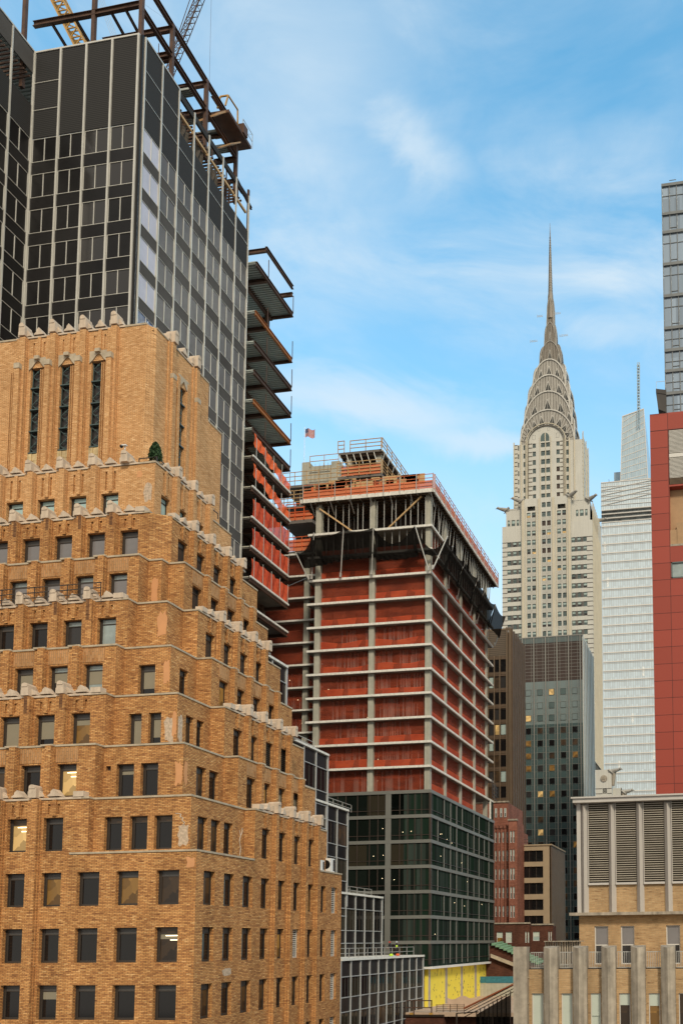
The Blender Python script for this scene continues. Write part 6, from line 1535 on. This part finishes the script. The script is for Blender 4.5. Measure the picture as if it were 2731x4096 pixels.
g = MB(); rail(g, ('F', 189.6), -13.6, -11.6, 118.9, 0, 1.6, 2, .03, 1); part('railing', g, 'pipe', ba)

# ================================================================ brick block with grey louvred plant storey
LV = thing('louvred_roof_building', 'buff brick building whose top storey has grey folded columns and wide horizontal louvres', 'building', (-6, 80, GZ))
F = ('F', 72.0); wl = MB(); ws = WinSet('white_louver')
hs = []
for a, b in ((-10.78, -9.69), (-8.69, -7.63), (-5.14, -4.06), (-3.0, -1.9)): ws.add(F, a, b, -1.8, 1.2, .15, 'sash', 'smoke_glass', 'grey_glass'); hs.append(ws.hole())
wl.wall(F, -12.0, 4, GZ, 2.05, hs); wl.wall(('F', 72.15), -12.1, 4, 2.25, 4.45, ()); wl.box(-11.95, 4, 72.4, 90, GZ, 10.8); wl.quad((-12, 72, GZ), (-12, 90, GZ), (-12, 90, 2.05), (-12, 72, 2.05))
part('wall', wl, 'yellow_brick', LV)
g = MB(); g.box(-12.65, 4, 71.2, 72.4, 2.03, 2.26); part('ledge', g, 'grey_stone', LV)
g = MB(); g.box(-12.32, 4, 71.3, 90, 10.98, 11.36); g.box(-12.45, 4, 71.15, 72.2, 11.3, 11.42); part('roof_slab', g, 'concrete_white', LV)
for i, x in enumerate((-11.51, -9.31, -7.09, -4.88, -2.66, -.45)):
    g = MB(); w_ = .29
    for (z0, z1) in ((2.26, 10.98),):
        a, b, c = (x - w_, 72.15), (x, 71.55), (x + w_, 72.15)
        g.poly([(a[0], a[1], z0), (b[0], b[1], z0), (b[0], b[1], z1 - .25), (a[0], a[1], z1)]); g.poly([(b[0], b[1], z0), (c[0], c[1], z0), (c[0], c[1], z1), (b[0], b[1], z1 - .25)]); g.poly([(a[0], a[1], z1), (b[0], b[1], z1 - .25), (c[0], c[1], z1)])
    part('folded_column', g, 'concrete_white', LV)
g = MB(); g.box(-12.12, -11.8, 71.95, 72.4, 2.26, 10.98); part('corner_pier', g, 'concrete_white', LV)
for i, x in enumerate((-11.22, -9.02, -6.8, -4.59, -2.37)):
    g = MB(); z = 4.75
    while z < 10.9: g.hexa([(x, 71.98, z), (x + 1.62, 71.98, z), (x + 1.62, 72.25, z + .03), (x, 72.25, z + .03), (x, 71.98, z + .055), (x + 1.62, 71.98, z + .055), (x + 1.62, 72.25, z + .085), (x, 72.25, z + .085)]); z += .178
    lvp = part('louver_bank', g, 'louver_slat', LV); g = MB(); g.box(x, x + 1.62, 72.3, 72.35, 4.6, 10.98); part('louver_back', g, 'louver_back', lvp)
    g = MB(); g.box(x - .02, x + 1.64, 71.92, 72.2, 4.45, 4.62); g.box(x - .01, x + .04, 71.95, 72.2, 4.6, 10.98); part('louver_frame', g, 'concrete_white', lvp)
g = MB(); 
for x in (-10.3, -8.0, -5.9): g.fprism(('F', 72.14), [(x, 2.4), (x + .3, 2.5), (x + .35, 4.0), (x + .1, 4.4), (x - .05, 3.2)], 0, .004)
part('soot_stain', g, 'dark_brick', LV) if False else None
ws.finish(LV)

# ================================================================ stone pier building in front
PB = thing('stone_pier_building', 'foreground building of tall pointed grey stone piers with buff brick and sash windows, bottom right', 'building', (-7, 68, GZ))
F = ('F', 64.6); wl = MB(); ws = WinSet('white_louver'); hs = []
px = [-14.9, -12.77, -10.68, -8.65, -6.58, -4.5, -2.42, -.35]
for i, x in enumerate(px[:-1]):
    a, b = x + .68, px[i + 1] - .62
    bl = (1.0, 1.0, .8, .45, .4, .0, .6)[i]
    ws.add(F, a + .0, b, -7.2, -3.65, .12, 'plain', ('pale_blind', 'pale_blind', 'pale_blind', 'dim_room', 'amber_room', 'dim_room', 'dark_glass')[i]); hs.append(ws.hole())
wl.wall(F, -15.2, 4, GZ, -1.95, hs); wl.box(-15.2, 4, 65, 71.5, GZ, -2.1)
part('wall', wl, 'yellow_brick', PB); ws.finish(PB)
g = MB()
for i, x in enumerate(px[:-1]):
    bl = (0, 0, 1.5, .75, .8, 0, 0)[i]; a, b = x + .74, px[i + 1] - .68
    if bl: g = MB(); g.fbox(F, a, b, -3.72 - bl, -3.72, -.16, -.1); part('blind', g, 'pale_blind', PB) 
for i, x in enumerate(px):
    g = MB(); w_ = .49; top = -.36 if i else -.3; y0_, y1_ = 64.6, (63.75 if i else 63.9)
    if i == 0: g.box(x - w_ - .02, x + w_ - .02, 63.9, 64.9, GZ, -.33)
    else:
        for z0, z1 in ((GZ, top),):
            P = [(x - w_, 64.15), (x, y1_), (x + w_, 64.15), (x + w_, 65.0), (x - w_, 65.0)]; k = len(g.v)
            for (a, b), tz in zip(P, (top - .1, top, top - .1, top, top)): g.v.append((a, b, z0))
            for (a, b), tz in zip(P, (top, top - .12, top, top + .06, top + .06)): g.v.append((a, b, tz))
            for q in range(5): g.f.append((k + q, k + (q + 1) % 5, k + 5 + (q + 1) % 5, k + 5 + q)); g.m.append(0)
            g.f.append((k + 5, k + 6, k + 7, k + 8, k + 9)); g.m.append(0)
    part('pier', g, 'grey_stone', PB)
    g = MB()
    for z in (-2.55, -4.35, -6.0): g.box(x - w_ - .03, x + w_ + .03, 64.14, 64.6, z, z + .05)
    part('pier_joint', g, 'coping', PB)
for i, x in enumerate(px[:-1]):
    g = MB(); a, b = x + .55, px[i + 1] - .52; y = 64.9
    g.beam((a, y, -.75), (b, y, -.75), .05); g.beam((a, y, -1.85), (b, y, -1.85), .05)
    for q in range(9): u = a + (b - a) * q / 8; g.beam((u, y, -.75), (u, y, -1.85), .035)
    part('railing', g, 'pipe', PB)
g = MB(); g.box(-15.2, 4, 64.7, 65.1, -2.0, -1.88); part('coping', g, 'bronze_dark', PB)
g = MB(); g.box(-14.3, -12, 66, 71, -2.05, -1.7)
for i in range(15): x = -14.4 + i * .19; g.box(x, x + .1, 70.2, 70.5, -2.0, .0); 
for i in range(9): x = -14.4 + i * .32; g.hexa([(x, 69.8, .0), (x + .26, 69.8, .0), (x + .4, 71, .0), (x + .1, 71, .0), (x, 69.8, .07), (x + .26, 69.8, .07), (x + .4, 71, .07), (x + .1, 71, .07)])
part('terrace_screen', g, 'grey_stone', PB)

# ================================================================ red brick apartments, low brick annex, beige banded block
RB = thing('red_brick_apartments', 'narrow red brick apartment block with pale sash windows beside the green glass', 'building', (-45, 170, GZ))
S_, F = ('S', -40.95), ('F', 165.0); wl = MB(); ws = WinSet('white_louver'); hs = []; h2 = []
for r in range(9):
    z = 20.4 - 3.43 * r
    for y in (160.0, 162.0, 164.1): pass
    for x in (-43.7, -43.0, -42.3, -41.6, -40.85): ws.add(F, x - .17, x + .17, z - 2.0, z, .12, 'sash', 'sash_glass', 'sash_pale'); hs.append(ws.hole())
for z in (23.5,):
    for x in (-43.6, -42.6, -41.8): ws.add(('F', 167.3), x - .2, x + .2, z, z + 1.7, .05, 'sash', 'sash_glass', 'sash_pale')
wl.wall(F, -48, -40.3, GZ, 21.6, hs); wl.box(-48, -40.3, 165.6, 180, GZ, 21.5); wl.box(-48, -41.3, 167.5, 180, 21.5, 26.3)
for r in range(8):
    z = 20.4 - 3.43 * r
    for x in (-39.85, -39.35): ws.add(('F', 163.8), x - .17, x + .17, z - 2.2, z, .12, 'sash', 'sash_glass', 'sash_pale'); h2.append(ws.hole())
wl.wall(('F', 163.8), -40.3, -38.75, GZ, 22.3, h2); wl.box(-40.25, -38.8, 164.3, 170, GZ, 22.2); wl.quad((-40.3, 163.8, GZ), (-40.3, 165, GZ), (-40.3, 165, 22.3), (-40.3, 163.8, 22.3))
part('wall', wl, 'red_brick', RB); ws.finish(RB)
g = MB()
for x in (-43.35, -42.65, -41.95, -41.22): g.fbox(F, x - .12, x + .12, GZ, 21.3, 0, .25); g.fbox(F, x - .25, x + .25, 21.1, 21.7, 0, .35)
part('pier', g, 'red_brick', RB); g = MB(); g.box(-48, -41.2, 167.3, 168, 26.3, 26.6); g.box(-40.45, -38.65, 163.6, 164.4, 22.3, 22.6); part('coping', g, 'grey_stone', RB)
AN = thing('brick_annex', 'low dark red brick house with lit sash windows under the apartment block', 'building', (-37, 162, GZ))
wl = MB(); ws = WinSet('white_louver'); F = ('F', 158.0); hs = []; K_ = 158 / 140
for a, b, p in ((-36.4, -35.4, 'amber_room'), (-34.95, -33.95, 'pale_blind'), (-31.85, -31.6, 'sash_pale'), (-31.45, -31.2, 'sash_pale')): ws.add(F, a * K_, b * K_, -.1, 1.8, .12, 'sash', p, 'pale_blind'); hs.append(ws.hole())
wl.wall(F, -48, -35.1, GZ, 3.2, hs); hs = []
for a, b in ((-30.8, -29.75), (-28.35, -28.15), (-28.0, -27.8)): ws.add(('F', 159.0), a * K_, b * K_, .2, 1.8, .12, 'sash', 'sash_pale', 'pale_blind'); hs.append(ws.hole())
wl.wall(('F', 159), -35.1, -31.15, GZ, 2.95, hs); wl.box(-48, -31.3, 159.4, 162.5, GZ, 2.8); wl.quad((-35.1, 158, GZ), (-35.1, 159, GZ), (-35.1, 159, 3.2), (-35.1, 158, 3.2))
part('wall', wl, 'dark_brick', AN); ws.finish(AN); g = MB(); g.box(-48, -35.0, 157.8, 158.3, 3.2, 3.45); g.box(-35.0, -31.0, 158.8, 159.3, 2.95, 3.2); part('coping', g, 'grey_stone', AN)
BB = thing('beige_banded_block', 'beige office block with dark ribbon windows and a brown ribbed side', 'building', (-37, 178, GZ))
F = ('F', 170.0); ws = WinSet('bronze_dark'); hs = []
for t, b in ((17.3, 15.15), (14.25, 12.1), (11.15, 9.0), (8.0, 6.0), (4.95, 2.9), (1.8, -.2)): ws.add(F, -40.6, -35.15, b, t, .25, 'wide', pick(('dark_glass', 2), ('dim_room', 1))); hs.append(ws.hole())
wl = MB(); wl.wall(F, -41, -33.73, GZ, 18.2, hs); wl.box(-41, -33.9, 170.5, 184, GZ, 18.0); part('wall', wl, 'beige_band', BB); ws.finish(BB)
g = MB(); g.box(-33.9, -33.7, 170, 184.6, GZ, 18.1)
for i in range(14): g.box(-33.7, -33.5, 170.2 + i * 1.05, 170.5 + i * 1.05, GZ, 18.2)
part('ribbed_side', g, 'bronze', BB); g = MB(); g.box(-41, -33.4, 169.8, 170.4, 18.2, 18.45); g.box(-33.9, -33.4, 170.4, 184.6, 18.2, 18.45); part('coping', g, 'beige_band', BB)
g = MB(); rail(g, ('F', 171), -40.8, -34.5, 18.4, 0, 1.2, 2, .03, 2); part('railing', g, 'bronze_dark', BB)
# garden hall with a copper roof, far side of the terrace
CP = thing('copper_roof_hall', 'low hall with a sloping green copper roof edge behind the terrace', 'building', (-38, 155, GZ))
g = MB()
for i in range(12):
    t = i / 11; x = -39.9 + 7.5 * t; z = -.25 - 3.2 * t; g.hexa([(x, 150, z - .25), (x + .62, 150, z - .25), (x + .62, 156, z + .1), (x, 156, z + .1), (x, 150, z + .12), (x + .62, 150, z + .0), (x + .62, 156, z + .4), (x, 156, z + .4)])
part('roof', g, 'copper_green', CP)
g = MB(); g.fprism(('F', 150.6), [(-44, GZ), (-30, GZ), (-30, -4.7), (-32.3, -3.9), (-40, -.6), (-44, -.6)], -6, 0); part('wall', g, 'dark_brick', CP)
g = MB(); g.hexa([(-40, 149.8, -2.5), (-33, 149.8, -5.2), (-33, 150.2, -5.2), (-40, 150.2, -2.5), (-40, 149.8, -1.9), (-33, 149.8, -4.6), (-33, 150.2, -4.6), (-40, 150.2, -1.9)]); part('cornice', g, 'coping', CP)
TP = thing('blue_hoarding', 'long blue sheeted barrier above a pale concrete wall across the terrace', 'barrier', (-36, 148, -9)) 
g = MB(); g.box(-41, -22, 147, 147.1, -6.6, -5.55); part('sheet', g, 'blue_tarp', TP); g = MB(); g.box(-41, -22, 146.9, 147.3, -8.7, -6.65); part('base_wall', g, 'concrete', TP)
